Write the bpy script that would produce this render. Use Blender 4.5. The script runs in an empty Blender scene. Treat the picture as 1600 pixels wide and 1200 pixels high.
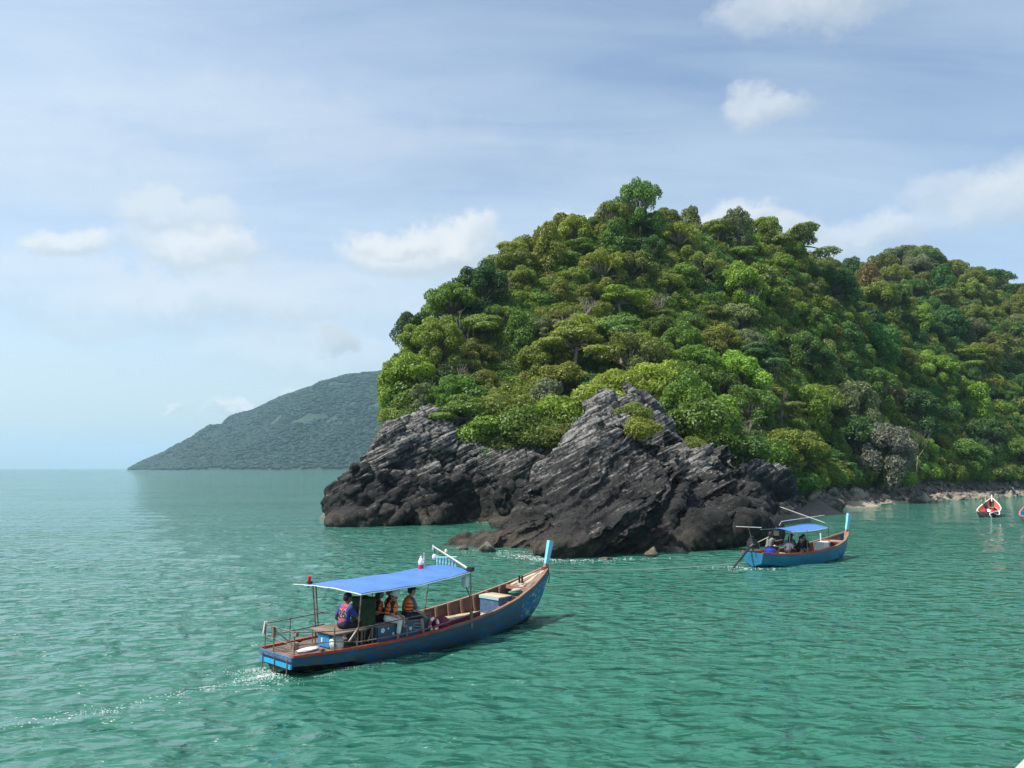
import bpy, bmesh, math, random
import numpy as np
from mathutils import Vector, Matrix, Euler
from mathutils.bvhtree import BVHTree

random.seed(7)
rng = np.random.default_rng(7)
R = math.radians
sc = bpy.context.scene
COL = sc.collection

# ------------------------------------------------------------------ camera
CAM_H = 4.5
PITCH = math.atan(131 / 1200)
cam_data = bpy.data.cameras.new("camera")
cam_data.sensor_width = 36.0
cam_data.lens = 27.0
cam_data.clip_start = 0.1
cam_data.clip_end = 30000
cam = bpy.data.objects.new("camera", cam_data)
COL.objects.link(cam)
cam.location = (0, 0, CAM_H)
cam.rotation_euler = (math.pi / 2 + PITCH, 0, 0)
sc.camera = cam

# ------------------------------------------------------------------ sun, sky, exposure
SUN_EL = 58.0
SUN_AZ = -106.0          # degrees from +Y towards +X (negative: to the left of the view)
sun_dir = Vector((math.sin(R(SUN_AZ)) * math.cos(R(SUN_EL)), math.cos(R(SUN_AZ)) * math.cos(R(SUN_EL)), math.sin(R(SUN_EL))))
sd = bpy.data.lights.new("sun", "SUN")
sd.energy = 5.0
sd.angle = R(0.6)
sd.color = (1.0, 0.94, 0.84)
sun = bpy.data.objects.new("sun", sd)
COL.objects.link(sun)
sun.rotation_euler = (-sun_dir).to_track_quat("-Z", "Y").to_euler()

sc.view_settings.view_transform = "Standard"
sc.view_settings.look = "None"
sc.view_settings.exposure = 0.38
sc.view_settings.gamma = 1.0
sc.view_settings.use_curve_mapping = False
sc.cycles.use_denoising = True
sc.cycles.use_adaptive_sampling = True
sc.cycles.adaptive_threshold = 0.02
sc.cycles.max_bounces = 6
sc.cycles.diffuse_bounces = 3
sc.cycles.glossy_bounces = 3
sc.cycles.transmission_bounces = 4
sc.cycles.volume_bounces = 1
sc.cycles.sample_clamp_direct = 3.0
sc.cycles.sample_clamp_indirect = 4.0
sc.cycles.caustics_reflective = False
sc.cycles.caustics_refractive = False


def ray(px, py):
    u = (px - 800) / 1200
    w = (600 - py) / 1200
    return np.array([u, math.cos(PITCH) - w * math.sin(PITCH), math.sin(PITCH) + w * math.cos(PITCH)])


def at_y(px, py, Y):
    d = ray(px, py)
    return np.array([0, 0, CAM_H]) + d * (Y / d[1])


def at_z(px, py, z=0.0):
    d = ray(px, py)
    return np.array([0, 0, CAM_H]) + d * ((z - CAM_H) / d[2])


def proj(p):
    q0, q1, q2 = p[0], p[1], p[2] - CAM_H
    z = q1 * math.cos(PITCH) + q2 * math.sin(PITCH)
    y = -q1 * math.sin(PITCH) + q2 * math.cos(PITCH)
    return 800 + 1200 * q0 / z, 600 - 1200 * y / z


# ---- node helpers
class NT:
    def __init__(s, tree):
        s.t = tree
        s.n = tree.nodes
        s.l = tree.links

    def new(s, typ, **kw):
        n = s.n.new(typ)
        for k, v in kw.items():
            setattr(n, k, v)
        return n

    def put(s, sock, v):
        if isinstance(v, bpy.types.NodeSocket):
            s.l.new(v, sock)
        elif v is not None:
            sock.default_value = v

    def math(s, op, a, b=None, c=None, clamp=False):
        n = s.new("ShaderNodeMath", operation=op, use_clamp=clamp)
        for i, v in enumerate((a, b, c)):
            s.put(n.inputs[i], v)
        return n.outputs[0]

    def vmath(s, op, a, b=None):
        n = s.new("ShaderNodeVectorMath", operation=op)
        s.put(n.inputs[0], a)
        if b is not None:
            s.put(n.inputs[1], b)
        return n.outputs["Value"] if op in ("DOT_PRODUCT", "LENGTH") else n.outputs[0]

    def mix(s, f, a, b, typ="MIX"):
        n = s.new("ShaderNodeMix", data_type="RGBA", blend_type=typ)
        s.put(n.inputs[0], f)
        s.put(n.inputs[6], a)
        s.put(n.inputs[7], b)
        return n.outputs[2]

    def noise(s, vec, scale, detail=4.0, rough=0.55, dist=0.0, color=False):
        n = s.new("ShaderNodeTexNoise")
        if vec is not None:
            s.put(n.inputs["Vector"], vec)
        n.inputs["Scale"].default_value = scale
        n.inputs["Detail"].default_value = detail
        n.inputs["Roughness"].default_value = rough
        n.inputs["Distortion"].default_value = dist
        return n.outputs["Color"] if color else n.outputs[0]

    def ramp(s, v, lo, hi, a=0.0, b=1.0, smooth=True):
        n = s.new("ShaderNodeMapRange")
        if smooth:
            n.interpolation_type = "SMOOTHSTEP"
        s.put(n.inputs[0], v)
        n.inputs[1].default_value = lo
        n.inputs[2].default_value = hi
        n.inputs[3].default_value = a
        n.inputs[4].default_value = b
        return n.outputs[0]

    def mapping(s, vec, scale=(1, 1, 1), rot=(0, 0, 0), loc=(0, 0, 0)):
        n = s.new("ShaderNodeMapping")
        s.put(n.inputs[0], vec)
        n.inputs[1].default_value = loc
        n.inputs[2].default_value = rot
        n.inputs[3].default_value = scale
        return n.outputs[0]

    def bump(s, h, strength, dist, normal=None):
        n = s.new("ShaderNodeBump")
        n.inputs["Strength"].default_value = strength
        n.inputs["Distance"].default_value = dist
        s.put(n.inputs["Height"], h)
        if normal is not None:
            s.put(n.inputs["Normal"], normal)
        return n.outputs[0]


# ------------------------------------------------------------------ world sky with clouds
world = bpy.data.worlds.new("World")
sc.world = world
world.use_nodes = True
wt = world.node_tree
wt.nodes.clear()
W = NT(wt)
w_out = W.new("ShaderNodeOutputWorld")
w_bg = W.new("ShaderNodeBackground")
W.l.new(w_bg.outputs[0], w_out.inputs[0])
w_bg.inputs[1].default_value = 0.15
sky = W.new("ShaderNodeTexSky", sky_type="NISHITA")
sky.sun_disc = False
sky.sun_elevation = R(SUN_EL)
sky.sun_rotation = R(SUN_AZ)
sky.air_density = 1.0
sky.dust_density = 2.0
sky.ozone_density = 1.5
direc = W.new("ShaderNodeTexCoord").outputs["Generated"]
sepd = W.new("ShaderNodeSeparateXYZ")
W.l.new(direc, sepd.inputs[0])
SKYG = 1.0
sky_col = W.mix(1.0, sky.outputs[0], (SKYG * 1.0, SKYG * 1.0, SKYG * 0.97, 1), "MULTIPLY")
# thin high veil of cloud: planar projection of the direction onto a cloud layer
zc = W.math("MAXIMUM", sepd.outputs[2], 0.0)
inv = W.math("DIVIDE", 1.0, W.math("ADD", zc, 0.12))
plane = W.vmath("MULTIPLY", direc, W.new("ShaderNodeCombineXYZ").outputs[0])
_cmb = plane.node.inputs[1].links[0].from_node
W.l.new(inv, _cmb.inputs[0])
W.l.new(inv, _cmb.inputs[1])
_cmb.inputs[2].default_value = 0.0
veil_n = W.noise(W.mapping(plane, (0.55, 1.0, 1), (0, 0, 0.35), (3.1, 1.7, 0)), 0.75, 6, 0.55, 0.4)
veil2 = W.noise(W.mapping(plane, (0.5, 1.7, 1), (0, 0, 0.2), (1.1, 4.7, 0)), 2.2, 6, 0.6, 0.8)
veil = W.ramp(W.math("ADD", W.math("MULTIPLY", veil_n, 0.7), W.math("MULTIPLY", veil2, 0.3)), 0.28, 0.70)
sunside = W.vmath("DOT_PRODUCT", direc, tuple(sun_dir))
veil = W.math("MULTIPLY", veil, W.ramp(sunside, -0.3, 0.75, 0.58, 0.95))
low = W.ramp(sepd.outputs[2], 0.0, 0.34, 0.75, 0.0)
veil = W.math("MAXIMUM", veil, low)
veil_col = (3.85, 4.5, 5.05, 1)
veil_c = W.mix(W.ramp(sepd.outputs[2], 0.02, 0.20), (3.2, 3.95, 4.4, 1), veil_col)
skyv = W.mix(W.math("MULTIPLY", veil, 0.85), sky_col, veil_c)

cloud_noise_c = W.noise(W.mapping(direc, (1, 1, 1.35)), 7.0, 7, 0.6, 0.0, color=True)
cn_vec = W.vmath("SUBTRACT", cloud_noise_c, (0.5, 0.5, 0.5))
fine = W.noise(direc, 34.0, 9, 0.66, 0.25)


def add_cloud(base, px, py, hx, hy, dens=1.0, bright=1.0, warp=0.15, soft=0.52):
    c = Vector(ray(px, py)).normalized()
    rt = Vector((c.y, -c.x, 0)).normalized()
    up = rt.cross(c).normalized()
    d2 = W.vmath("ADD", direc, W.vmath("MULTIPLY", cn_vec, (warp, warp, warp * 0.75)))
    a = W.math("DIVIDE", W.vmath("DOT_PRODUCT", d2, tuple(rt)), hx / 1200)
    b0 = W.math("SUBTRACT", W.vmath("DOT_PRODUCT", d2, tuple(up)), up.dot(c))
    b = W.math("DIVIDE", b0, hy / 1200)
    b = W.math("MULTIPLY", b, W.math("ADD", 1.0, W.math("MULTIPLY", W.math("LESS_THAN", b, 0.0), 0.35)))
    r = W.math("SQRT", W.math("ADD", W.math("MULTIPLY", a, a), W.math("MULTIPLY", b, b)))
    r = W.math("ADD", r, W.math("MULTIPLY", W.math("SUBTRACT", fine, 0.5), 1.1))
    m = W.ramp(r, 1.25, 1.25 - soft * 1.2)
    front = W.math("GREATER_THAN", W.vmath("DOT_PRODUCT", direc, tuple(c)), 0.5)
    m = W.math("MULTIPLY", W.math("MULTIPLY", m, front), dens * 0.86)
    lit = W.ramp(W.math("ADD", W.math("SUBTRACT", b, W.math("MULTIPLY", a, 0.35)), W.math("MULTIPLY", W.math("SUBTRACT", fine, 0.5), 1.6)), -0.75, 0.55)
    g = 3.5 * bright
    t = 4.75 * bright
    colr = W.mix(lit, (g * 0.86, g * 0.99, g * 1.08, 1), (t * 0.97, t * 1.0, t * 1.01, 1))
    return W.mix(m, base, colr)


for cl in [
    (112, 378, 58, 24, 0.85), (285, 338, 95, 30, 0.6), (335, 395, 85, 42, 0.85), (225, 370, 50, 24, 0.3),
    (650, 395, 120, 52, 0.9), (742, 388, 62, 40, 0.75), (600, 370, 60, 32, 0.7),
    (1200, 172, 62, 42, 0.62), (1235, 22, 95, 46, 0.5), (1320, 5, 80, 40, 0.3),
    (1500, 312, 80, 34, 0.40), (1575, 325, 65, 40, 0.42), (1345, 378, 95, 30, 0.55), (1450, 358, 80, 22, 0.22),
    (1145, 350, 60, 26, 0.75), (1215, 372, 50, 30, 0.6), (915, 362, 36, 24, 0.7), (1700, 280, 110, 50, 0.4),
    (150, 470, 330, 60, 0.34), (470, 470, 260, 55, 0.30), (520, 560, 210, 40, 0.30), (60, 250, 260, 70, 0.22), (420, 190, 240, 60, 0.16), (700, 260, 260, 50, 0.14),
 (275, 637, 20, 7, 0.75), (372, 643, 46, 11, 0.9), (480, 608, 40, 10, 0.5),
]:
    skyv = add_cloud(skyv, *cl)
skyv = add_cloud(skyv, 520, 541, 34, 20, 0.5, 0.72)
W.l.new(skyv, w_bg.inputs[0])


# ------------------------------------------------------------------ generic helpers
def tag(o, label=None, cat=None, group=None, kind=None):
    if label:
        o["label"] = label
    if cat:
        o["category"] = cat
    if group:
        o["group"] = group
    if kind:
        o["kind"] = kind
    return o


def empty(name, loc=(0, 0, 0), rz=0.0, parent=None):
    o = bpy.data.objects.new(name, None)
    COL.objects.link(o)
    o.empty_display_size = 0.2
    o.location = loc
    o.rotation_euler = (0, 0, rz)
    o.parent = parent
    return o


def link(name, me, mats=None, parent=None, smooth=False):
    if mats is not None:
        for m in (mats if isinstance(mats, (list, tuple)) else [mats]):
            me.materials.append(m)
    o = bpy.data.objects.new(name, me)
    COL.objects.link(o)
    o.parent = parent
    if smooth:
        me.polygons.foreach_set("use_smooth", [True] * len(me.polygons))
    return o


def np_mesh(name, V, F):
    """V (n,3) float, F (m,k) int, all faces the same size."""
    V = np.asarray(V, dtype=np.float32)
    F = np.asarray(F, dtype=np.int32)
    me = bpy.data.meshes.new(name)
    me.vertices.add(len(V))
    me.vertices.foreach_set("co", V.ravel())
    k = F.shape[1]
    me.loops.add(F.size)
    me.loops.foreach_set("vertex_index", F.ravel())
    me.polygons.add(len(F))
    me.polygons.foreach_set("loop_start", np.arange(0, F.size, k, dtype=np.int32))
    me.update(calc_edges=True)
    me.validate()
    return me


class MB:
    """collects simple shapes into one mesh"""

    def __init__(s):
        s.v = []
        s.f = []
        s.m = []
        s.cur = 0

    def mat(s, i):
        s.cur = i
        return s

    def add(s, vs, fs):
        o = len(s.v)
        s.v += [tuple(v) for v in vs]
        s.f += [tuple(i + o for i in f) for f in fs]
        s.m += [s.cur] * len(fs)
        return s

    def box(s, c, size, rot=None, taper=1.0, bev=0.0):
        x, y, z = (d / 2 for d in size)
        if bev > 0:
            bm = bmesh.new()
            bmesh.ops.create_cube(bm, size=1.0)
            for v in bm.verts:
                v.co = Vector((v.co.x * size[0], v.co.y * size[1], v.co.z * size[2]))
            bmesh.ops.bevel(bm, geom=list(bm.edges), offset=bev, segments=2, affect="EDGES", profile=0.6)
            vs = [v.co.copy() for v in bm.verts]
            bm.verts.index_update()
            fs = [[v.index for v in f.verts] for f in bm.faces]
            bm.free()
            vs = [Vector((v.x * (taper if v.z > 0 else 1), v.y * (taper if v.z > 0 else 1), v.z)) for v in vs]
        else:
            vs = [Vector((sx * x * (taper if sz > 0 else 1), sy * y * (taper if sz > 0 else 1), sz * z)) for sz in (-1, 1) for sy in (-1, 1) for sx in (-1, 1)]
            fs = [(0, 2, 3, 1), (4, 5, 7, 6), (0, 1, 5, 4), (2, 6, 7, 3), (0, 4, 6, 2), (1, 3, 7, 5)]
        M = Euler(rot).to_matrix() if rot else Matrix.Identity(3)
        c = Vector(c)
        return s.add([M @ v + c for v in vs], fs)

    def tube(s, pts, r, n=8, caps=True):
        pts = [Vector(p) for p in pts]
        rs = r if isinstance(r, (list, tuple)) else [r] * len(pts)
        rings = []
        prev = None
        for i, p in enumerate(pts):
            t = (pts[min(i + 1, len(pts) - 1)] - pts[max(i - 1, 0)])
            t = t.normalized() if t.length > 1e-9 else Vector((0, 0, 1))
            if prev is None:
                a = t.orthogonal().normalized()
            else:
                a = (prev - t * prev.dot(t))
                a = a.normalized() if a.length > 1e-6 else t.orthogonal().normalized()
            prev = a
            b = t.cross(a)
            rings.append([p + (a * math.cos(2 * math.pi * k / n) + b * math.sin(2 * math.pi * k / n)) * rs[i] for k in range(n)])
        vs = [v for rg in rings for v in rg]
        fs = [(i * n + k, i * n + (k + 1) % n, (i + 1) * n + (k + 1) % n, (i + 1) * n + k) for i in range(len(pts) - 1) for k in range(n)]
        if caps:
            fs += [tuple(range(n - 1, -1, -1)), tuple(range((len(pts) - 1) * n, len(pts) * n))]
        return s.add(vs, fs)

    def lathe(s, prof, c=(0, 0, 0), n=16, rot=None, sx=1.0, sy=1.0):
        M = Euler(rot).to_matrix() if rot else Matrix.Identity(3)
        c = Vector(c)
        vs = [M @ Vector((r * sx * math.cos(2 * math.pi * k / n), r * sy * math.sin(2 * math.pi * k / n), z)) + c for r, z in prof for k in range(n)]
        m = len(prof)
        fs = [(i * n + k, i * n + (k + 1) % n, (i + 1) * n + (k + 1) % n, (i + 1) * n + k) for i in range(m - 1) for k in range(n)]
        fs += [tuple(range(n - 1, -1, -1)), tuple(range((m - 1) * n, m * n))]
        return s.add(vs, fs)

    def grid(s, P, close=False):
        """P[i][j] points"""
        ni, nj = len(P), len(P[0])
        vs = [v for row in P for v in row]
        fs = [(i * nj + j, i * nj + j + 1, (i + 1) * nj + j + 1, (i + 1) * nj + j) for i in range(ni - 1) for j in range(nj - 1)]
        return s.add(vs, fs)

    def mesh(s, name="mesh"):
        me = bpy.data.meshes.new(name)
        me.from_pydata([tuple(v) for v in s.v], [], s.f)
        me.polygons.foreach_set("material_index", s.m)
        me.update()
        return me

    def build(s, name, mats, parent=None, smooth=False, loc=None, rot=None):
        me = s.mesh(name)
        bm = bmesh.new()
        bm.from_mesh(me)
        bmesh.ops.recalc_face_normals(bm, faces=bm.faces)
        bm.to_mesh(me)
        bm.free()
        o = link(name, me, mats, parent, smooth)
        if smooth:
            me.set_sharp_from_angle(angle=R(40))
        if loc is not None:
            o.location = loc
        if rot is not None:
            o.rotation_euler = rot
        return o


# ---- numpy gradient noise
_perm = rng.permutation(256)
_perm = np.concatenate([_perm, _perm, _perm])
_grad = rng.normal(size=(256, 3))
_grad /= np.linalg.norm(_grad, axis=1)[:, None]


def pnoise(P):
    P = np.asarray(P, dtype=np.float64)
    I = np.floor(P).astype(np.int64)
    F = P - I
    I &= 255
    U = F * F * F * (F * (F * 6 - 15) + 10)
    out = np.zeros(len(P))
    for dx in (0, 1):
        for dy in (0, 1):
            for dz in (0, 1):
                h = _perm[_perm[_perm[I[:, 0] + dx] + I[:, 1] + dy] + I[:, 2] + dz]
                g = _grad[h]
                d = (F - (dx, dy, dz))
                w = (U[:, 0] if dx else 1 - U[:, 0]) * (U[:, 1] if dy else 1 - U[:, 1]) * (U[:, 2] if dz else 1 - U[:, 2])
                out += w * np.einsum("ij,ij->i", g, d)
    return out * 1.5


def fbm(P, octaves=4, gain=0.5, lac=2.03):
    a, s, t = 1.0, 0.0, np.zeros(len(P))
    for i in range(octaves):
        t += a * pnoise(P * lac ** i + i * 17.3)
        s += a
        a *= gain
    return t / s


def ridged(P, octaves=4, gain=0.5):
    a, s, t = 1.0, 0.0, np.zeros(len(P))
    for i in range(octaves):
        t += a * (1 - 2 * np.abs(pnoise(P * 2.07 ** i + i * 31.7)))
        s += a
        a *= gain
    return t / s


def hash1(k):
    k = np.asarray(k).astype(np.int64)
    return _perm[(_perm[(k * 7 + 13) & 255] + (k >> 3)) & 255] / 255.0


# ---- materials
def new_mat(name):
    m = bpy.data.materials.new(name)
    m.use_nodes = True
    m.node_tree.nodes.clear()
    n = NT(m.node_tree)
    out = n.new("ShaderNodeOutputMaterial")
    b = n.new("ShaderNodeBsdfPrincipled")
    n.l.new(b.outputs[0], out.inputs[0])
    return m, n, b, out


def paint(name, col, rough=0.5, var=0.25, scale=6.0, wear=None, wear_amt=0.5, stretch=(1, 1, 1), bump=0.15, spec=0.4, metallic=0.0, wscale=9.0):
    m, n, b, out = new_mat(name)
    co = n.new("ShaderNodeTexCoord").outputs["Object"]
    v = n.mapping(co, stretch)
    n1 = n.noise(v, scale, 5, 0.6)
    n2 = n.noise(v, scale * 5, 4, 0.6)
    f = n.math("ADD", n.math("MULTIPLY", n1, 0.65), n.math("MULTIPLY", n2, 0.35))
    f = n.ramp(f, 0.3, 0.7, 1 - var, 1 + var)
    c = n.mix(1.0, (*col, 1), (1, 1, 1, 1), "MULTIPLY")
    mul = n.new("ShaderNodeVectorMath", operation="SCALE")
    n.put(mul.inputs[0], (col[0], col[1], col[2]))
    n.put(mul.inputs["Scale"], f)
    colr = mul.outputs[0]
    if wear is not None:
        wn = n.noise(v, wscale, 6, 0.68, 0.3)
        wf = n.ramp(wn, 0.62 - 0.22 * wear_amt, 0.72 - 0.22 * wear_amt)
        colr = n.mix(wf, colr, (*wear, 1))
    n.put(b.inputs["Base Color"], colr)
    b.inputs["Roughness"].default_value = rough
    b.inputs["Specular IOR Level"].default_value = spec
    b.inputs["Metallic"].default_value = metallic
    if bump:
        n.put(b.inputs["Normal"], n.bump(f, bump, 0.02))
    return m


def wood(name, col, col2, rough=0.75, scale=1.0, axis=0):
    m, n, b, out = new_mat(name)
    co = n.new("ShaderNodeTexCoord").outputs["Object"]
    oi = n.new("ShaderNodeObjectInfo")
    st = [14.0, 14.0, 14.0]
    st[axis] = 1.2
    v = n.mapping(co, tuple(k * scale for k in st))
    n1 = n.noise(v, 1.0, 6, 0.65, 0.6)
    n2 = n.noise(co, 2.3, 5, 0.6)
    f = n.ramp(n.math("ADD", n.math("MULTIPLY", n1, 0.6), n.math("MULTIPLY", n2, 0.4)), 0.32, 0.68)
    c = n.mix(f, (*col, 1), (*col2, 1))
    sc_ = n.new("ShaderNodeVectorMath", operation="SCALE")
    n.put(sc_.inputs[0], c)
    n.put(sc_.inputs["Scale"], n.ramp(oi.outputs["Random"], 0, 1, 0.78, 1.18, False))
    n.put(b.inputs["Base Color"], sc_.outputs[0])
    b.inputs["Roughness"].default_value = rough
    b.inputs["Specular IOR Level"].default_value = 0.25
    n.put(b.inputs["Normal"], n.bump(n1, 0.35, 0.01))
    return m

# ------------------------------------------------------------------ water
_wr = np.random.default_rng(3)
WAVES = []
for i in range(46):
    lam = 0.75 * (7.0 / 0.75) ** (_wr.random() ** 1.25)
    th = R(-92) + _wr.normal() * R(30)
    WAVES.append((2 * math.pi / lam, math.cos(th), math.sin(th), 0.0024 * lam ** 0.8 * (0.6 + 0.8 * _wr.random()), _wr.random() * 6.28, lam))

S_ = at_z(452, 1056)
B1_HEAD = R(46.9)
_hx, _hy = math.cos(R(49.44)), math.sin(R(49.44))
B1_ORG = np.array([S_[0] - 0.10 * _hx - 0.36 * _hy, S_[1] - 0.10 * _hy + 0.36 * _hx, 0.0])


def wave_h(X, Y, spacing=None):
    X = np.asarray(X, dtype=np.float64)
    Y = np.asarray(Y, dtype=np.float64)
    Z = np.zeros_like(X)
    for k, cx, cy, a, ph, lam in WAVES:
        w = 1.0 if spacing is None else np.clip((lam / spacing - 2.0) / 2.0, 0, 1)
        th = k * (cx * X + cy * Y) + ph
        Z += a * w * (np.sin(th) + 0.22 * np.sin(2 * th + 1.57))
    # wake of the near boat: two divergent wave trains trailing from the hull
    c, s = math.cos(B1_HEAD), math.sin(B1_HEAD)
    lx = (X - B1_ORG[0]) * c + (Y - B1_ORG[1]) * s
    ly = -(X - B1_ORG[0]) * s + (Y - B1_ORG[1]) * c
    for start, amp, ang in ((7.8, 0.040, 17.0), (0.3, 0.034, 14.0)):
        back = start - lx
        off = np.abs(ly) - back * math.tan(R(ang)) - 0.3
        env = np.exp(-(off / (0.5 + 0.06 * np.maximum(back, 0))) ** 2) * np.clip(back / 1.5, 0, 1) * np.exp(-np.maximum(back, 0) / 16.0)
        Z += amp * env * np.cos(off * 4.2 - 0.4)
    return Z


def fan_water():
    ang = np.concatenate([np.linspace(-80, -40, 40)[:-1], np.linspace(-40, 40, 820), np.linspace(40, 80, 40)[1:]])
    rows = [3.0]
    while rows[-1] < 9000:
        r = rows[-1]
        rows.append(r + min(max(0.055, r * r / (CAM_H * 770) * 0.75), r * 0.12))
    rows = np.array(rows)
    A, Rr = np.meshgrid(np.radians(ang), rows)
    X = np.sin(A) * Rr
    Y = np.cos(A) * Rr - 1.0
    dr = np.gradient(rows)[:, None] * np.ones_like(X)
    sp = np.maximum(dr, Rr * R(80 / 820))
    Z = wave_h(X, Y, sp)
    V = np.stack([X.ravel(), Y.ravel(), Z.ravel()], 1)
    ni, nj = X.shape
    idx = np.arange(ni * nj).reshape(ni, nj)
    F = np.stack([idx[:-1, :-1].ravel(), idx[:-1, 1:].ravel(), idx[1:, 1:].ravel(), idx[1:, :-1].ravel()], 1)[:, ::-1]
    # the rest of the sheet, behind the fan
    return np_mesh("sea", V, F)


def water_mat():
    m, n, b, out = new_mat("sea_water")
    co = n.new("ShaderNodeTexCoord").outputs["Object"]
    sep = n.new("ShaderNodeSeparateXYZ")
    n.l.new(co, sep.inputs[0])
    # turbid green water; slightly paler and greyer in large drifting patches
    p = n.noise(n.mapping(co, (0.5, 1, 1)), 0.035, 4, 0.5)
    c = n.mix(n.ramp(p, 0.35, 0.65), (0.021, 0.122, 0.083, 1), (0.034, 0.142, 0.102, 1))
    n.put(b.inputs["Base Color"], c)
    b.inputs["Roughness"].default_value = 0.05
    b.inputs["IOR"].default_value = 1.5
    v1 = n.mapping(co, (0.55, 1.0, 1.0), (0, 0, R(-9)))
    v2 = n.mapping(co, (0.6, 1.0, 1.0), (0, 0, R(14)))
    h1 = n.noise(v1, 2.3, 1.5, 0.45, 0.3)
    h2 = n.noise(v2, 4.6, 1.5, 0.5, 0.3)
    h3 = n.noise(co, 11.0, 2.0, 0.5)
    gust = n.ramp(n.noise(n.mapping(co, (0.35, 1, 1)), 0.07, 3, 0.5), 0.35, 0.65, 0.75, 1.2)
    h = n.math("ADD", n.math("MULTIPLY", h1, 0.44), n.math("MULTIPLY", h2, 0.13))
    h = n.math("ADD", h, n.math("MULTIPLY", h3, 0.010))
    h = n.math("MULTIPLY", h, gust)
    bp = n.new("ShaderNodeBump")
    bp.inputs["Strength"].default_value = 1.0
    bp.inputs["Distance"].default_value = 1.0
    n.put(bp.inputs["Height"], h)
    n.put(b.inputs["Normal"], bp.outputs[0])
    return m


sea = link("sea", fan_water(), water_mat(), None, True)
tag(sea, "wide green sea water with small ripples filling the bay", "sea", kind="structure")

# ------------------------------------------------------------------ headland terrain (thin plate spline through surveyed points)
TREE_H = 4.3
crown_pts = [  # photo column, photo row of the crown tops, distance
    (606, 625, 77), (616, 565, 82), (643, 518, 86), (692, 470, 92), (738, 444, 97), (775, 412, 101), (832, 408, 104), (900, 378, 108), (940, 356, 111),
    (1000, 338, 114), (1060, 342, 117), (1110, 360, 120), (1150, 366, 122), (1200, 368, 125), (1250, 398, 128), (1290, 420, 132),
    (1310, 428, 212), (1360, 416, 210), (1400, 408, 207), (1430, 408, 204), (1480, 426, 202), (1550, 452, 198), (1600, 464, 195), (1720, 470, 195), (1850, 520, 195),
    (680, 580, 79), (740, 520, 87), (800, 500, 89), (800, 590, 79), (900, 450, 97), (900, 550, 84), (920, 620, 74), (1000, 420, 103), (1000, 500, 92), (1000, 580, 81),
    (1100, 450, 106), (1100, 550, 90), (1100, 640, 76), (1200, 450, 113), (1200, 560, 99), (1190, 650, 84), (1300, 520, 118), (1300, 610, 107), (1300, 690, 99),
    (1400, 480, 152), (1400, 560, 138), (1400, 650, 124), (1500, 520, 166), (1500, 600, 149), (1500, 680, 137), (1600, 520, 176), (1600, 620, 154), (1600, 700, 146),
    (1750, 600, 170), (1750, 700, 152),
]
ground_pts = [(612, 648, 74), (660, 650, 74), (700, 655, 74), (780, 690, 71), (850, 682, 69), (930, 655, 63), (1050, 690, 61), (1130, 706, 65), (1220, 730, 77), (1260, 748, 90), (1330, 754, 101),
              (1400, 756, 114), (1500, 758, 130), (1600, 756, 144), (1750, 756, 152)]
shore_px = [(1200, 815), (1250, 806), (1300, 798), (1380, 789), (1440, 785), (1500, 781), (1600, 776), (1700, 773)]
ctrl = []
for px, py, Y in crown_pts:
    p = at_y(px, py, Y)
    ctrl.append((p[0], p[1], p[2] - TREE_H))
for px, py, Y in ground_pts:
    ctrl.append(tuple(at_y(px, py, Y)))
for px, py in shore_px:
    p = at_z(px, py)
    ctrl.append((p[0], p[1], 0.0))
    d = np.array([p[0] - 30, p[1] - 130, 0])
    ctrl.append((p[0] - 1.5, p[1] - 9, -0.8))
    ctrl.append((p[0] + 4, p[1] - 25, -2.0))
ctrl += [(-15.5, 62, -1.0), (-14, 68, 1.5), (-5, 66, 1.0), (0, 56, 0.5), (8, 50, 1.5), (14, 54, 2.0), (20, 64, 1.5), (5, 58, 4.0), (-9, 69, 4.0), (-3, 45, -2), (8, 40, -2), (17, 45, -2), (-10, 58, -2.5),
         (-17, 75, 0.0), (-19, 85, -1), (-22, 100, -2), (-26, 130, -2), (-32, 170, -2), (-40, 220, -2), (-30, 80, -4), (-34, 120, -4),
         (0, 125, 30), (25, 140, 34), (50, 160, 34), (10, 160, 15), (40, 190, 40), (70, 175, 38), (95, 235, 60), (130, 240, 50), (60, 240, 50), (0, 220, 20), (110, 290, 50), (170, 260, 45), (0, 290, 15), (160, 180, 30), (150, 160, 10), (200, 200, 30),
         (25, 30, -4), (60, 40, -4), (120, 60, -3), (-5, 30, -4), (-30, 40, -5), (150, 100, -2)]
ctrl = np.array(ctrl)
_SC = 60.0


def _tps_k(d):
    return np.where(d > 1e-9, d * d * np.log(d + 1e-12), 0.0)


_C = ctrl[:, :2] / _SC
_K = _tps_k(np.linalg.norm(_C[:, None] - _C[None], axis=2)) + np.eye(len(_C)) * 0.004
_Pm = np.hstack([np.ones((len(_C), 1)), _C])
_A = np.block([[_K, _Pm], [_Pm.T, np.zeros((3, 3))]])
_sol = np.linalg.solve(_A, np.concatenate([ctrl[:, 2], np.zeros(3)]))


def ground_z(X, Y):
    X = np.atleast_1d(np.asarray(X, float))
    Y = np.atleast_1d(np.asarray(Y, float))
    out = np.zeros(len(X))
    for i in range(0, len(X), 20000):
        Q = np.stack([X[i:i + 20000], Y[i:i + 20000]], 1) / _SC
        k = _tps_k(np.linalg.norm(Q[:, None] - _C[None], axis=2))
        out[i:i + 20000] = k @ _sol[:-3] + _sol[-3] + Q @ _sol[-2:]
    return out


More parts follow.
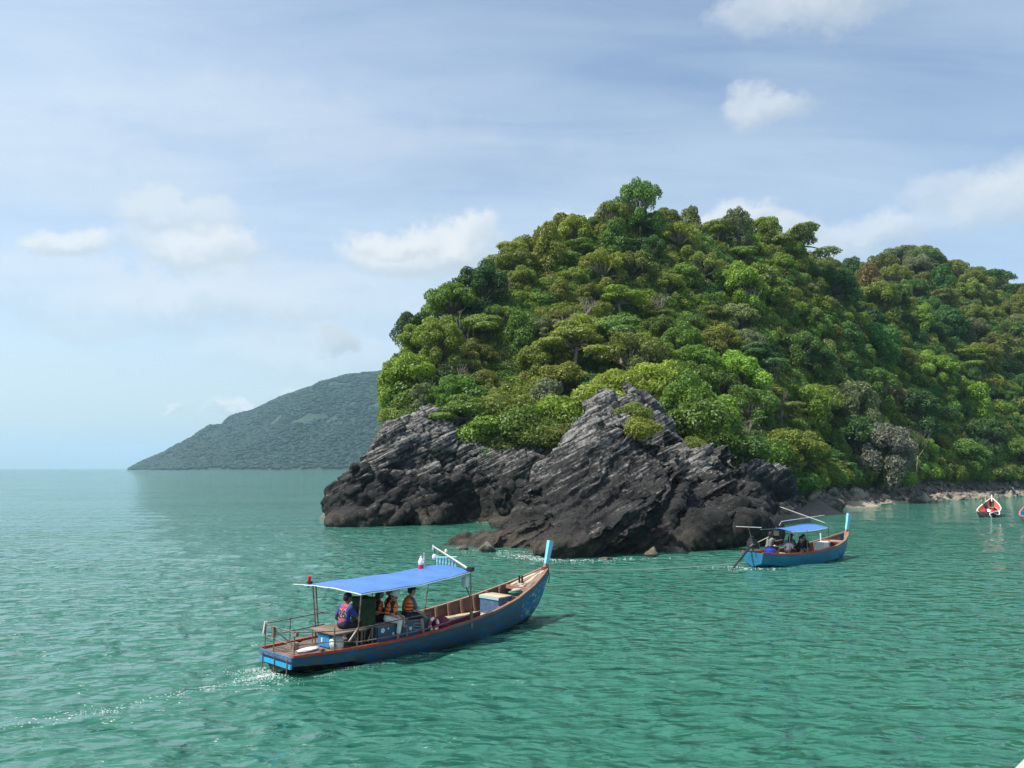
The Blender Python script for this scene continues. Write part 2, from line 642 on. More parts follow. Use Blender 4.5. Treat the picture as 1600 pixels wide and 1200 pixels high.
GX = np.arange(-44, 215, 1.5)
GY = np.arange(38, 300, 1.5)
_gx, _gy = np.meshgrid(GX, GY)
_gz = ground_z(_gx.ravel(), _gy.ravel())
_gz += 0.35 * fbm(np.stack([_gx.ravel() * 0.22, _gy.ravel() * 0.22, np.zeros(_gx.size)], 1), 4) * np.clip(_gz, 0, 1)
GZ = _gz.reshape(_gx.shape)
# the foot of the rocks drops straight into the water
_foot = np.clip((_gy - (60 + 0.25 * np.abs(_gx - 2))) / 6.0, 0, 1)
_foot = np.maximum(_foot, np.clip((_gx - 17) / 5, 0, 1))
GZ = np.where(_gx < 24, GZ * _foot - 2.2 * (1 - _foot), GZ)


def terr(x, y):
    fx = np.clip((np.asarray(x) - GX[0]) / 1.5, 0, len(GX) - 1.001)
    fy = np.clip((np.asarray(y) - GY[0]) / 1.5, 0, len(GY) - 1.001)
    i, j = fx.astype(int), fy.astype(int)
    a, b = fx - i, fy - j
    return GZ[j, i] * (1 - a) * (1 - b) + GZ[j, i + 1] * a * (1 - b) + GZ[j + 1, i] * (1 - a) * b + GZ[j + 1, i + 1] * a * b


def terrain_mat():
    m, n, b, out = new_mat("hillside_soil")
    co = n.new("ShaderNodeTexCoord").outputs["Object"]
    sep = n.new("ShaderNodeSeparateXYZ")
    n.l.new(co, sep.inputs[0])
    g = n.mix(n.noise(co, 0.9, 6, 0.65), (0.030, 0.030, 0.018, 1), (0.07, 0.062, 0.04, 1))
    sand = n.mix(n.noise(co, 2.5, 5, 0.7), (0.30, 0.25, 0.18, 1), (0.42, 0.36, 0.27, 1))
    rocky = n.mix(n.noise(co, 1.4, 6, 0.7), (0.05, 0.047, 0.042, 1), (0.17, 0.15, 0.125, 1))
    zz = n.math("ADD", sep.outputs[2], n.math("MULTIPLY", n.math("SUBTRACT", n.noise(co, 0.35, 4, 0.6), 0.5), 0.9))
    inbay = n.ramp(sep.outputs[0], 36.0, 43.0)
    c = n.mix(n.math("SUBTRACT", 1.0, n.math("MULTIPLY", n.ramp(zz, 0.85, 0.55), inbay)), sand, rocky)
    c = n.mix(n.ramp(zz, 2.6, 3.6), c, g)
    n.put(b.inputs["Base Color"], c)
    b.inputs["Roughness"].default_value = 0.95
    n.put(b.inputs["Normal"], n.bump(n.noise(co, 3.0, 6, 0.7), 0.6, 0.2))
    return m


_V = np.stack([_gx.ravel(), _gy.ravel(), GZ.ravel()], 1)
_idx = np.arange(_gx.size).reshape(_gx.shape)
_F = np.stack([_idx[:-1, :-1].ravel(), _idx[:-1, 1:].ravel(), _idx[1:, 1:].ravel(), _idx[1:, :-1].ravel()], 1)
_keep = (GZ.ravel()[_F].max(axis=1) > -1.2)
hill = link("headland_terrain", np_mesh("headland_terrain", _V, _F[_keep]), terrain_mat(), None, True)
tag(hill, "steep wooded headland ground with a strip of sand at the water", "hillside", kind="structure")

# ------------------------------------------------------------------ rocks
def hull_into(bm, pts):
    vs = [bm.verts.new(p) for p in pts]
    r = bmesh.ops.convex_hull(bm, input=vs)
    junk = [e for e in r["geom_interior"] + r["geom_unused"] if isinstance(e, bmesh.types.BMVert)]
    if junk:
        bmesh.ops.delete(bm, geom=list(set(junk)), context="VERTS")


def remeshed(bm, voxel):
    me = bpy.data.meshes.new("tmp")
    bm.to_mesh(me)
    bm.free()
    o = bpy.data.objects.new("tmp", me)
    COL.objects.link(o)
    md = o.modifiers.new("r", "REMESH")
    md.mode = "VOXEL"
    md.voxel_size = voxel
    dg = bpy.context.evaluated_depsgraph_get()
    dg.update()
    out = bpy.data.meshes.new_from_object(o.evaluated_get(dg))
    bpy.data.objects.remove(o)
    bpy.data.meshes.remove(me)
    return out


def get_vn(me):
    n = len(me.vertices)
    V = np.empty(n * 3, np.float32)
    me.vertices.foreach_get("co", V)
    N = np.empty(n * 3, np.float32)
    me.vertex_normals.foreach_get("vector", N)
    return V.reshape(-1, 3).astype(float), N.reshape(-1, 3).astype(float)


def set_v(me, V):
    me.vertices.foreach_set("co", np.asarray(V, np.float32).ravel())
    me.update()


def strata_vec(dip, lean):
    n = np.array([-math.sin(R(dip)), -lean, math.cos(R(dip))])
    return n / np.linalg.norm(n)


def layer_profile(s, thick, seed):
    """random protrusion per layer with sharp steps, layers of uneven thickness"""
    s = s / thick
    s = s + 0.28 * np.sin(s * 1.7 + seed) + 0.17 * np.sin(s * 4.1 + seed * 2.3)
    k = np.floor(s)
    f = s - k
    a = hash1(k + seed * 31)
    b = hash1(k + 1 + seed * 31)
    e = np.clip((f - 0.78) / 0.22, 0, 1)
    e = e * e * (3 - 2 * e)
    groove = np.exp(-((f - 0.97) / 0.10) ** 2)
    return (a * (1 - e) + b * e) * 2 - 1 - 0.9 * groove + 0.35 * (f - 0.5)


def shape_rock(me, style, seed, amp=1.0, dip=27, lean=0.25):
    V, N = get_vn(me)
    o = seed * 13.7
    if style == "strata":
        nb = strata_vec(dip, lean)
        warp = 1.1 * fbm(V * 0.16 + o, 3) + 0.30 * fbm(V * 0.55 + o, 3)
        s = V @ nb + warp
        big = fbm(V * 0.25 + o + 5, 3) * 0.55
        jx = V @ np.array([0.8, -0.5, 0.35])
        joint = np.floor(jx / 2.3 + 1.2 * fbm(V * 0.3 + o + 9, 2))
        lay = 0.30 * layer_profile(s + 0.12 * (hash1(joint) - 0.5), 0.80, seed) + 0.20 * layer_profile(s, 0.34, seed + 3) * (0.5 + 0.9 * np.clip(fbm(V * 0.35 + o + 30, 2) + 0.4, 0, 1))
        blk = 0.22 * (hash1(joint + 77 + 5 * np.floor(s / 1.25)) - 0.5)
        q = np.stack([V @ np.array([math.cos(R(dip)), 0, math.sin(R(dip))]) * 0.45, V[:, 1] * 0.8, s * 1.5], 1)
        fine = 0.20 * ridged(q * 0.9 + o, 4) + 0.15 * ridged(V * 2.4 + o, 4, 0.6) + 0.16 * ridged(V * np.array([1.3, 1.3, 0.6]) + o + 60, 3) + 0.04 * fbm(V * 6.0 + o, 3)
        D = big + lay + blk + fine - 0.25
    elif style == "massive":
        q = V * np.array([1.0, 1.0, 0.8])
        w = np.stack([fbm(V * 0.25 + o + k * 9, 3) for k in range(3)], 1)
        big = ridged(q * 0.16 + w * 0.5 + o, 4, 0.55) * 0.7 + fbm(q * 0.4 + o + 3, 3) * 0.35
        nb = strata_vec(-18, 0.5)
        s = V @ nb + 2.2 * fbm(V * 0.17 + o + 11, 3)
        lay = 0.16 * layer_profile(s, 0.85, seed + 5) * np.clip((V[:, 2] - 3.0) / 5.0, 0.15, 1)
        crack = -0.55 * np.exp(-(np.abs(pnoise(q * 0.27 + w * 0.7 + o + 40)) / 0.035) ** 2)
        fine = 0.34 * ridged(V * 0.9 + o, 5, 0.62) + 0.10 * ridged(V * 4.5 + o, 3)
        D = big + lay + crack + fine - 0.3
    else:  # rough tidal reef
        big = ridged(V * 0.35 + o, 4) * 0.8
        fine = 0.42 * ridged(V * 1.3 + o, 5, 0.62) + 0.20 * ridged(V * 5 + o, 3)
        D = big + fine
    V = V + N * (D * amp)[:, None]
    # undercut notch just above the tide line
    set_v(me, V)
    return me


def rock_mat():
    m, n, b, out = new_mat("limestone")
    co = n.new("ShaderNodeTexCoord").outputs["Object"]
    geo = n.new("ShaderNodeNewGeometry")
    sepn = n.new("ShaderNodeSeparateXYZ")
    n.l.new(geo.outputs["Normal"], sepn.inputs[0])
    sep = n.new("ShaderNodeSeparateXYZ")
    n.l.new(co, sep.inputs[0])
    rot = n.mapping(n.mapping(co, (1, 1, 1), (0, R(27), 0)), (0.30, 0.6, 4.6))
    band = n.noise(rot, 1.3, 6, 0.65, 0.4)
    blot = n.noise(co, 0.55, 6, 0.62)
    fine = n.noise(co, 5.0, 6, 0.7)
    dark = n.mix(n.ramp(blot, 0.35, 0.7), (0.011, 0.0112, 0.012, 1), (0.036, 0.0355, 0.035, 1))
    pale = n.mix(fine, (0.14, 0.139, 0.134, 1), (0.37, 0.365, 0.35, 1))
    # bleached pale limestone, sunlit tops painted in with height; charcoal rock elsewhere
    k = n.math("ADD", n.math("MULTIPLY", band, 0.75), n.math("MULTIPLY", fine, 0.35))
    k = n.math("ADD", k, n.math("MULTIPLY", n.ramp(sep.outputs[2], 0.0, 7.5), 0.145))
    c = n.mix(n.ramp(k, 0.625, 0.81), dark, pale)
    # brown tidal belt with barnacles
    zt = n.math("ADD", sep.outputs[2], n.math("MULTIPLY", n.math("SUBTRACT", blot, 0.5), 1.6))
    tide = n.mix(n.noise(co, 7.0, 5, 0.7), (0.040, 0.032, 0.023, 1), (0.17, 0.14, 0.10, 1))
    c = n.mix(n.math("MULTIPLY", n.ramp(zt, 1.5, 0.5), n.ramp(n.noise(co, 1.7, 6, 0.7), 0.42, 0.66, 0.15, 0.75)), c, tide)
    wet = n.ramp(n.math("ADD", sep.outputs[2], n.math("MULTIPLY", fine, 0.3)), 0.5, 0.25)
    c = n.mix(n.math("MULTIPLY", wet, 0.65), c, (0.022, 0.019, 0.013, 1))
    n.put(b.inputs["Base Color"], c)
    n.put(b.inputs["Roughness"], n.math("SUBTRACT", 0.9, n.math("MULTIPLY", wet, 0.45)))
    b.inputs["Specular IOR Level"].default_value = 0.3
    h = n.math("ADD", n.math("MULTIPLY", n.noise(n.mapping(n.mapping(co, (1, 1, 1), (0, R(27), 0)), (0.7, 0.9, 4.0)), 1.1, 6, 0.72), 0.5), n.math("MULTIPLY", n.noise(co, 7.0, 6, 0.72), 0.4))
    n.put(b.inputs["Normal"], n.bump(h, 1.0, 0.30))
    return m


ROCK = rock_mat()


def clutter(bm, pieces, style, seed, dip, lean, n):
    """slabs (bedded rock) or angular blocks (massive rock) standing proud of the body"""
    g = random.Random(seed * 7 + 1)
    nb = Vector(strata_vec(dip, lean))
    for poly, thick in pieces:
        P = np.array(poly, float)
        x0, x1, y0, y1 = P[:, 0].min(), P[:, 0].max(), P[:, 1].min(), P[:, 1].max()
        m = max(9, int(n * (x1 - x0) * (y1 - y0) / 40000))
        mx, my = P[:, 0].mean(), P[:, 1].mean()
        k = 0
        tries = 0
        while k < m and tries < 4000:
            tries += 1
            qx, qy = g.uniform(x0, x1), g.uniform(y0, y1)
            # even-odd test
            ins = False
            for i in range(len(P)):
                a, b = P[i], P[i - 1]
                if (a[1] > qy) != (b[1] > qy) and qx < (b[0] - a[0]) * (qy - a[1]) / (b[1] - a[1]) + a[0]:
                    ins = not ins
            if not ins:
                continue
            k += 1
            qx, qy = mx + (qx - mx) * 0.84, my + (qy - my) * 0.86
            w = 1 / (np.hypot(P[:, 0] - qx, P[:, 1] - qy) + 6) ** 2
            Y = float((P[:, 2] * w).sum() / w.sum())
            c = Vector(at_y(qx, qy, Y + g.uniform(0.4, 1.3)))
            if style != "massive" or g.random() < 0.45:
                n_ = (nb + Vector((g.gauss(0, .06), g.gauss(0, .06), g.gauss(0, .06)))).normalized()
                t = Vector((math.cos(R(dip)), 0, math.sin(R(dip))))
                t = (t - n_ * t.dot(n_)).normalized()
                wv = n_.cross(t)
                L, Wd, Tk = g.uniform(0.9, 2.5), g.uniform(0.7, 1.5), g.uniform(0.10, 0.34)
                if g.random() < 0.2:
                    Tk *= 1.8
            else:
                n_ = Vector((g.gauss(-.3, .35), g.gauss(-.3, .3), 1)).normalized()
                t = (n_.orthogonal() + Vector((g.gauss(0, .5), g.gauss(0, .5), 0))).normalized()
                t = (t - n_ * t.dot(n_)).normalized()
                wv = n_.cross(t)
                L, Wd, Tk = g.uniform(0.8, 1.9), g.uniform(0.7, 1.4), g.uniform(0.4, 1.0)
            pts = []
            for j in range(9):
                th = j * 0.7 + g.uniform(-.25, .25)
                rr = g.uniform(0.8, 1.05)
                e = c + t * (math.cos(th) * L * rr) + wv * (math.sin(th) * Wd * rr)
                pts += [e + n_ * Tk * g.uniform(0.75, 1.1), e - n_ * Tk * g.uniform(0.75, 1.1)]
            hull_into(bm, pts)


def rock_from(name, pieces, voxel, style, seed, label, amp=1.0, dip=27, lean=0.25, nslab=150):
    bm = bmesh.new()
    for poly, thick in pieces:
        pts = []
        for px, py, Y in poly:
            p = at_y(px, py, Y)
            if p[2] < 0.6:
                p = np.array([p[0], p[1], -1.3])
            pts.append(Vector(p))
            back = Vector((p[0] * (1 + 0.3 * thick / Y), p[1] + thick, p[2] - (0.12 * thick if p[2] > 1 else 0)))
            pts.append(back)
            if p[2] > 0.6:
                pts.append(Vector((back.x, back.y, -1.0)))
        hull_into(bm, pts)
    clutter(bm, pieces, style, seed, dip, lean, nslab)
    me = remeshed(bm, voxel)
    shape_rock(me, style, seed, amp, dip, lean)
    o = link(name, me, ROCK, None, True)
    tag(o, label, "rock", "rocks of the headland foot")
    return o


ROCKS = []
ROCKS.append(rock_from("rock_cliff", [
    ([(552, 812, 62), (545, 770, 63), (556, 735, 64), (585, 722, 64.5), (592, 682, 66), (610, 662, 67), (660, 658, 67), (700, 672, 67), (738, 700, 67), (742, 808, 65.5), (650, 812, 63.5)], 9),
    ([(605, 672, 68), (622, 660, 69), (690, 648, 70), (720, 678, 69), (715, 705, 66.5), (640, 700, 66), (605, 695, 66)], 6),
    ([(662, 748, 63.2), (690, 744, 63.2), (698, 765, 63.2), (690, 785, 64), (664, 778, 64)], 5),
    ([(655, 812, 62.5), (668, 792, 63), (692, 792, 63), (688, 812, 62.5)], 4)], 0.13, "massive", 1,
    "tall dark massive sea cliff at the seaward left end of the headland"))
ROCKS.append(rock_from("rock_buttress", [
    ([(524, 812, 60.8), (534, 768, 61.5), (550, 728, 62), (572, 722, 62.3), (596, 765, 61.8), (588, 814, 60.8)], 6),
    ([(502, 823, 60.0), (535, 808, 60.3), (600, 796, 60.5), (645, 814, 61.5), (600, 823, 60.5), (530, 825, 60)], 4)], 0.12, "massive", 2,
    "leaning dark rock buttress with a low toe, leftmost rock in the water", 0.7))
ROCKS.append(rock_from("rock_wall", [
    ([(705, 712, 67), (790, 700, 67), (832, 702, 67), (846, 730, 64), (836, 812, 62), (745, 812, 65.5), (710, 808, 66)], 8),
    ([(792, 738, 60.5), (828, 716, 59), (846, 730, 57), (838, 818, 55), (800, 815, 59), (780, 790, 61)], 8)], 0.12, "massive", 5,
    "dark rock wall at the back of the small cove between cliff and layered rock", 0.9))
ROCKS.append(rock_from("layered_rock", [
    ([(812, 820, 49), (842, 775, 48.5), (858, 720, 50), (890, 682, 51), (912, 662, 52), (945, 648, 52.5), (980, 676, 52), (995, 708, 50), (1035, 712, 49), (1052, 765, 46), (1050, 825, 43.3), (1030, 858, 42), (960, 866, 40.7), (885, 868, 40.2), (838, 850, 44)], 10),
    ([(918, 668, 53), (922, 640, 54), (940, 626, 54.5), (960, 630, 54.5), (980, 652, 54), (982, 680, 52)], 3.5),
    ([(866, 868, 39.2), (884, 850, 40), (950, 815, 40.4), (1003, 795, 41.4), (1012, 804, 42), (960, 835, 40.4), (900, 870, 39.4)], 4)], 0.072, "strata", 3,
    "big pale grey rock of tilted layers rising from the water behind the prow", 1.0))
ROCKS.append(rock_from("rock_toe", [
    ([(708, 857, 44), (740, 845, 45), (790, 832, 46.5), (850, 810, 46.5), (878, 870, 40), (800, 864, 42.3), (745, 860, 43.6)], 4)], 0.085, "strata", 8,
    "long low brown rock tongue sloping into the water left of the layered rock", 0.55, 22))
ROCKS.append(rock_from("rock_pinnacle", [
    ([(994, 690, 57), (990, 632, 58), (1002, 614, 59), (1014, 618, 59), (1038, 660, 58), (1042, 700, 57)], 4)], 0.085, "strata", 11,
    "leaning ribbed rock pinnacle poking out of the bushes above the layered rock", 0.6, -40, 0.2))
ROCKS.append(rock_from("rock_shoulder", [
    ([(1040, 702, 55), (1075, 698, 57), (1110, 714, 56), (1146, 738, 55), (1162, 772, 53), (1158, 800, 51), (1085, 775, 49.5), (1044, 768, 50)], 8),
    ([(1042, 768, 47.5), (1066, 775, 48), (1074, 846, 46), (1042, 856, 43)], 8),
    ([(1068, 776, 47.6), (1092, 768, 48), (1144, 790, 49), (1148, 800, 49), (1072, 802, 48)], 5)], 0.10, "strata", 14,
    "broken rock shoulder with a dark overhang right of the layered rock", 0.85, 20))
ROCKS.append(rock_from("rock_block", [
    ([(1158, 732, 61), (1182, 722, 63), (1208, 742, 64), (1214, 772, 64), (1200, 802, 62), (1164, 800, 59)], 6)], 0.12, "massive", 17,
    "squat dark rock block below the trees at the start of the beach", 0.6))
ROCKS.append(rock_from("tidal_reef", [
    ([(1042, 858, 42), (1060, 845, 43.3), (1110, 815, 46.5), (1160, 812, 48), (1188, 842, 48), (1176, 851, 46.5), (1120, 856, 44)], 6)], 0.10, "reef", 19,
    "low rough brown reef at the waterline behind the small boat's stern", 0.8))

# ------------------------------------------------------------------ shore boulders
def boulder_mesh(seed):
    r = random.Random(seed)
    bm = bmesh.new()
    pts = [Vector((r.gauss(0, 0.5), r.gauss(0, 0.42), r.gauss(0, 0.30))) for _ in range(16)]
    hull_into(bm, pts)
    me = remeshed(bm, 0.085)
    V, N = get_vn(me)
    V = V + N * (0.10 * ridged(V * 1.7 + seed * 7, 3) + 0.05 * layer_profile(V @ strata_vec(20 + seed * 9, 0.3), 0.22, seed))[:, None]
    V /= np.abs(V[:, :2]).max()
    set_v(me, V)
    me.polygons.foreach_set("use_smooth", [True] * len(me.polygons))
    return me


def boulder_mat():
    m, n, b, out = new_mat("boulder_stone")
    co = n.new("ShaderNodeTexCoord").outputs["Object"]
    oi = n.new("ShaderNodeObjectInfo")
    loc = n.vmath("ADD", co, oi.outputs["Location"])
    base = n.mix(n.math("MULTIPLY", oi.outputs["Random"], 0.5), oi.outputs["Color"], (0.10, 0.09, 0.08, 1))
    c = n.mix(n.ramp(n.noise(loc, 2.4, 6, 0.68), 0.42, 0.72), base, n.mix(0.5, base, (0.34, 0.31, 0.26, 1)))
    c = n.mix(n.ramp(n.noise(loc, 1.1, 5, 0.6), 0.5, 0.7), c, (0.045, 0.042, 0.038, 1))
    n.put(b.inputs["Base Color"], c)
    b.inputs["Roughness"].default_value = 0.9
    n.put(b.inputs["Normal"], n.bump(n.noise(loc, 6.0, 6, 0.7), 0.7, 0.1))
    return m


BOULDER = boulder_mat()
bmeshes = [boulder_mesh(i) for i in range(9)]
for me in bmeshes:
    me.materials.append(BOULDER)
_sh = np.array([at_z(px, py)[:2] for px, py in [(1165, 835), (1200, 815), (1250, 806), (1300, 798), (1380, 789), (1440, 785), (1500, 781), (1600, 776), (1640, 774)]])
_vg = np.array([at_y(px, py, Y)[:2] for px, py, Y in [(1170, 760, 58), (1200, 740, 72), (1235, 738, 82), (1270, 748, 92), (1360, 754, 107), (1420, 756, 117), (1500, 758, 130), (1600, 756, 144), (1640, 756, 148)]])
rb = random.Random(11)
placed = []
tries = 0
while len(placed) < 270 and tries < 9000:
    tries += 1
    t = rb.random() * 8
    i = min(int(t), 7)
    u = t - i
    a = _sh[i] * (1 - u) + _sh[i + 1] * u
    b_ = _vg[i] * (1 - u) + _vg[i + 1] * u
    w = rb.random() ** 1.3
    if 3.2 < t < 4.6 and w < 0.10:
        continue
    p = a * (1 - w) + b_ * w
    size = 0.45 + 1.0 * rb.random() ** 2.0 + (0.35 if t < 3 else 0)
    if any((p[0] - q[0]) ** 2 + (p[1] - q[1]) ** 2 < (0.62 * (size + q[2])) ** 2 for q in placed):
        continue
    placed.append((p[0], p[1], size, t, w))
for x, y, size, t, w in placed:
    o = bpy.data.objects.new("boulder", bmeshes[rb.randrange(9)])
    COL.objects.link(o)
    z = float(terr(x, y))
    o.location = (x, y, max(z, -0.05) + size * 0.12)
    o.rotation_euler = (rb.uniform(-0.35, 0.35), rb.uniform(-0.35, 0.35), rb.uniform(0, 6.28))
    o.scale = (size, size * rb.uniform(0.75, 1.1), size * rb.uniform(0.8, 1.25))
    tone, tw = rb.choice([((0.075, 0.072, 0.068, 1), "dark grey"), ((0.17, 0.16, 0.145, 1), "mid-grey"), ((0.27, 0.235, 0.175, 1), "tan")] if w < 0.55 else [((0.06, 0.058, 0.055, 1), "dark grey"), ((0.13, 0.125, 0.115, 1), "mid-grey")])
    o.color = tone
    sw = "big" if size > 0.95 else "middling" if size > 0.6 else "small"
    bw = "upper " if w > 0.6 else "" if w > 0.25 else "waterside "
    pw = ["in the jumble below the cliff", "beside the squat rock block", "between the squat block and the sand", "behind the smaller boat's prow", "beside the sand strip", "below the silvery tree", "left of the moored boats", "behind the moored boats"][min(int(t), 7)]
    lb = f"{sw} {tw} {bw}boulder {pw}"
    tag(o, lb, "boulder", "boulders along the shore")

for i, (px, py, sz_) in enumerate([(1052, 861, .8), (1075, 858, .55), (1098, 857, .9), (1120, 856, .5), (1142, 854, .75), (1160, 852, .6), (1182, 848, .8), (1196, 838, .7), (1130, 846, .6), (1085, 847, .6),
                                  (1205, 825, .9), (1188, 832, .6), (648, 818, .7), (668, 817, .9), (690, 816, .8), (712, 814, .7), (735, 816, .6), (762, 862, .6), (720, 858, .5), (1020, 868, .5), (945, 874, .5)]):
    p = at_z(px, py)
    o = bpy.data.objects.new("boulder", bmeshes[i % 9])
    COL.objects.link(o)
    o.location = (p[0], p[1], 0.05)
    o.rotation_euler = (0.2 * math.sin(i * 3), 0.2 * math.cos(i * 5), i * 1.7)
    o.scale = (sz_, sz_ * 0.85, sz_ * 0.95)
    o.color = (0.085, 0.068, 0.050, 1)
    sw = "larger" if sz_ > 0.72 else "smaller"
    where = "on the reef's water edge" if px > 1030 and py > 840 else "between the reef and the boulder jumble" if px > 1150 else "in the cove at the dark cliff's foot" if px < 745 and py < 830 else "at the foot of the layered rock" if px > 900 else "off the long low rock tongue"
    tag(o, f"{sw} brown boulder {where}", "boulder", "boulders along the shore")

# small loose stones between the boulders
sv, sf = [], []
ico = bmesh.new()
bmesh.ops.create_icosphere(ico, subdivisions=1, radius=1.0)
ico.verts.index_update()
iv = np.array([v.co[:] for v in ico.verts])
iface = np.array([[v.index for v in f.verts] for f in ico.faces])
ico.free()
for k in range(2600):
    t = rb.random() * 8
    i = min(int(t), 7)
    u = t - i
    w = rb.random() * 1.0
    p = (_sh[i] * (1 - u) + _sh[i + 1] * u) * (1 - w) + (_vg[i] * (1 - u) + _vg[i + 1] * u) * w
    if 3.0 < t < 4.8 and w < 0.22:
        continue
    s = rb.uniform(0.10, 0.34)
    v = iv * (1 + 0.25 * np.random.default_rng(k).normal(size=(len(iv), 1))) * (s, s * rb.uniform(0.6, 1), s * rb.uniform(0.4, 0.8))
    sf.append(iface + len(sv) * len(iv))
    sv.append(v + (p[0], p[1], float(terr(p[0], p[1])) + 0.03))
o_ = None
o = link("shingle", np_mesh("shingle", np.concatenate(sv), np.concatenate(sf)), BOULDER)
o.color = (0.15, 0.14, 0.12, 1)
tag(o, "loose grey and tan stones strewn between the shore boulders", "stones", kind="stuff")


# ------------------------------------------------------------------ trees
def leaf_mat(name="foliage", use_obj=True, trans=0.38):
    m, n, b, out = new_mat(name)
    oi = n.new("ShaderNodeObjectInfo")
    at = n.new("ShaderNodeAttribute", attribute_name="tint")
    ia = n.new("ShaderNodeAttribute", attribute_name="icol", attribute_type="INSTANCER")
    base = n.mix(ia.outputs["Alpha"], oi.outputs["Color"], ia.outputs["Color"])
    hsv = n.new("ShaderNodeHueSaturation")
    n.put(hsv.inputs["Color"], base)
    n.put(hsv.inputs["Hue"], n.ramp(oi.outputs["Random"], 0, 1, 0.488, 0.512, False))
    n.put(hsv.inputs["Saturation"], n.ramp(at.outputs["Fac"], 0, 1, 1.1, 0.9, False))
    n.put(hsv.inputs["Value"], n.math("MULTIPLY", n.ramp(at.outputs["Fac"], 0, 1, 0.62, 1.42, False), n.ramp(oi.outputs["Random"], 0, 1, 0.85, 1.15, False)))
    c = hsv.outputs[0]
    n.put(b.inputs["Base Color"], c)
    b.inputs["Roughness"].default_value = 0.5
    b.inputs["Specular IOR Level"].default_value = 0.35
    tr = n.new("ShaderNodeBsdfTranslucent")
    n.put(tr.inputs[0], n.mix(1.0, c, (1.25, 1.15, 0.45, 1), "MULTIPLY"))
    ms = n.new("ShaderNodeMixShader")
    ms.inputs[0].default_value = trans
    n.l.new(b.outputs[0], ms.inputs[1])
    n.l.new(tr.outputs[0], ms.inputs[2])
    n.l.new(ms.outputs[0], out.inputs[0])
    return m


LEAF = leaf_mat()
BARK = paint("bark", (0.105, 0.088, 0.068), 0.9, 0.4, 3.0, bump=0.4)
PALEBARK = paint("pale_bark", (0.20, 0.175, 0.14), 0.9, 0.3, 3.0, bump=0.4)


def leaves_mesh(name, lobes, n_leaves, size, seed, droop=0.0, up=0.35, aspect=0.55, inner=0.18, jitter=0.75):
    """leaf faces spread over and inside a set of ellipsoid lobes: rows (x,y,z,rx,ry,rz)"""
    g = np.random.default_rng(seed)
    L = np.array(lobes, float)
    area = (L[:, 3] * L[:, 4] * L[:, 5]) ** (2 / 3)
    cnt = np.maximum((n_leaves * area / area.sum()).astype(int), 8)
    P, D, T = [], [], []
    for i, l in enumerate(L):
        d = g.normal(size=(cnt[i], 3))
        d[:, 2] = np.where(d[:, 2] < -0.9 * np.abs(g.normal(size=cnt[i])) - 0.2, -d[:, 2] * 0.8, d[:, 2])
        d /= np.linalg.norm(d, axis=1)[:, None]
        rad = 1.0 - np.abs(g.normal(size=cnt[i])) * 0.13
        ins = g.random(cnt[i]) < inner
        rad[ins] = g.random(ins.sum()) ** 0.5
        # ragged outline
        rad *= 1 + 0.22 * pnoise(d * 2.6 + i * 3.3 + seed)
        p = l[:3] + d * rad[:, None] * l[3:6]
        q = (p[:, None, :] - L[None, :, :3]) / L[None, :, 3:6]
        r2 = (q ** 2).sum(axis=2)
        r2[:, i] = 9
        ok = (r2.min(axis=1) > 0.5) | (g.random(cnt[i]) < 0.12)
        P.append(p[ok])
        D.append(d[ok])
        T.append(np.full(ok.sum(), g.random() * 0.35) + 0.65 * g.random(ok.sum()))
    P = np.concatenate(P)
    D = np.concatenate(D)
    T = np.concatenate(T)
    n = len(P)
    nrm = D + g.normal(size=(n, 3)) * jitter + np.array([0, 0, up])
    nrm /= np.linalg.norm(nrm, axis=1)[:, None]
    a = np.cross(nrm, g.normal(size=(n, 3)) + np.array([0, 0, -droop]))
    a /= np.linalg.norm(a, axis=1)[:, None] + 1e-9
    b = np.cross(nrm, a)
    s = size * (0.6 + 0.8 * g.random(n))[:, None]
    k = aspect
    V = np.stack([P - b * s, P + a * s * k + nrm * s * 0.12, P + b * s, P - a * s * k + nrm * s * 0.12], 1).reshape(-1, 3)
    F = np.arange(n * 4).reshape(n, 4)
    me = np_mesh(name, V, F)
    at = me.attributes.new("tint", "FLOAT", "POINT")
    at.data.foreach_set("value", np.repeat(T, 4).astype(np.float32))
    me.materials.append(LEAF)
    return me


def branch_mesh(name, spec, mat_, seed, twigs=0):
    """trunk and limbs: spec = list of (points, r0, r1)"""
    mb = MB()
    for pts, r0, r1 in spec:
        n = len(pts)
        mb.tube(pts, [r0 + (r1 - r0) * i / (n - 1) for i in range(n)], 6)
    me = mb.mesh(name)
    me.materials.append(mat_)
    me.polygons.foreach_set("use_smooth", [True] * len(me.polygons))
    return me


def limb_spec(lobes, h0, seed, r=0.2):
    g = random.Random(seed)
    spec = [([(0, 0, -1.5), (g.uniform(-.15, .15), g.uniform(-.15, .15), h0 * 0.5), (g.uniform(-.3, .3), g.uniform(-.3, .3), h0)], r * 1.2, r * 0.75)]
    top = Vector(spec[0][0][-1])
    for l in lobes:
        c = Vector(l[:3])
        mid = top.lerp(c, 0.5) + Vector((g.uniform(-.3, .3), g.uniform(-.3, .3), g.uniform(-.1, .3)))
        spec.append(([top, mid, c + Vector((0, 0, 0.3 * l[5]))], r * 0.55, r * 0.16))
    return spec


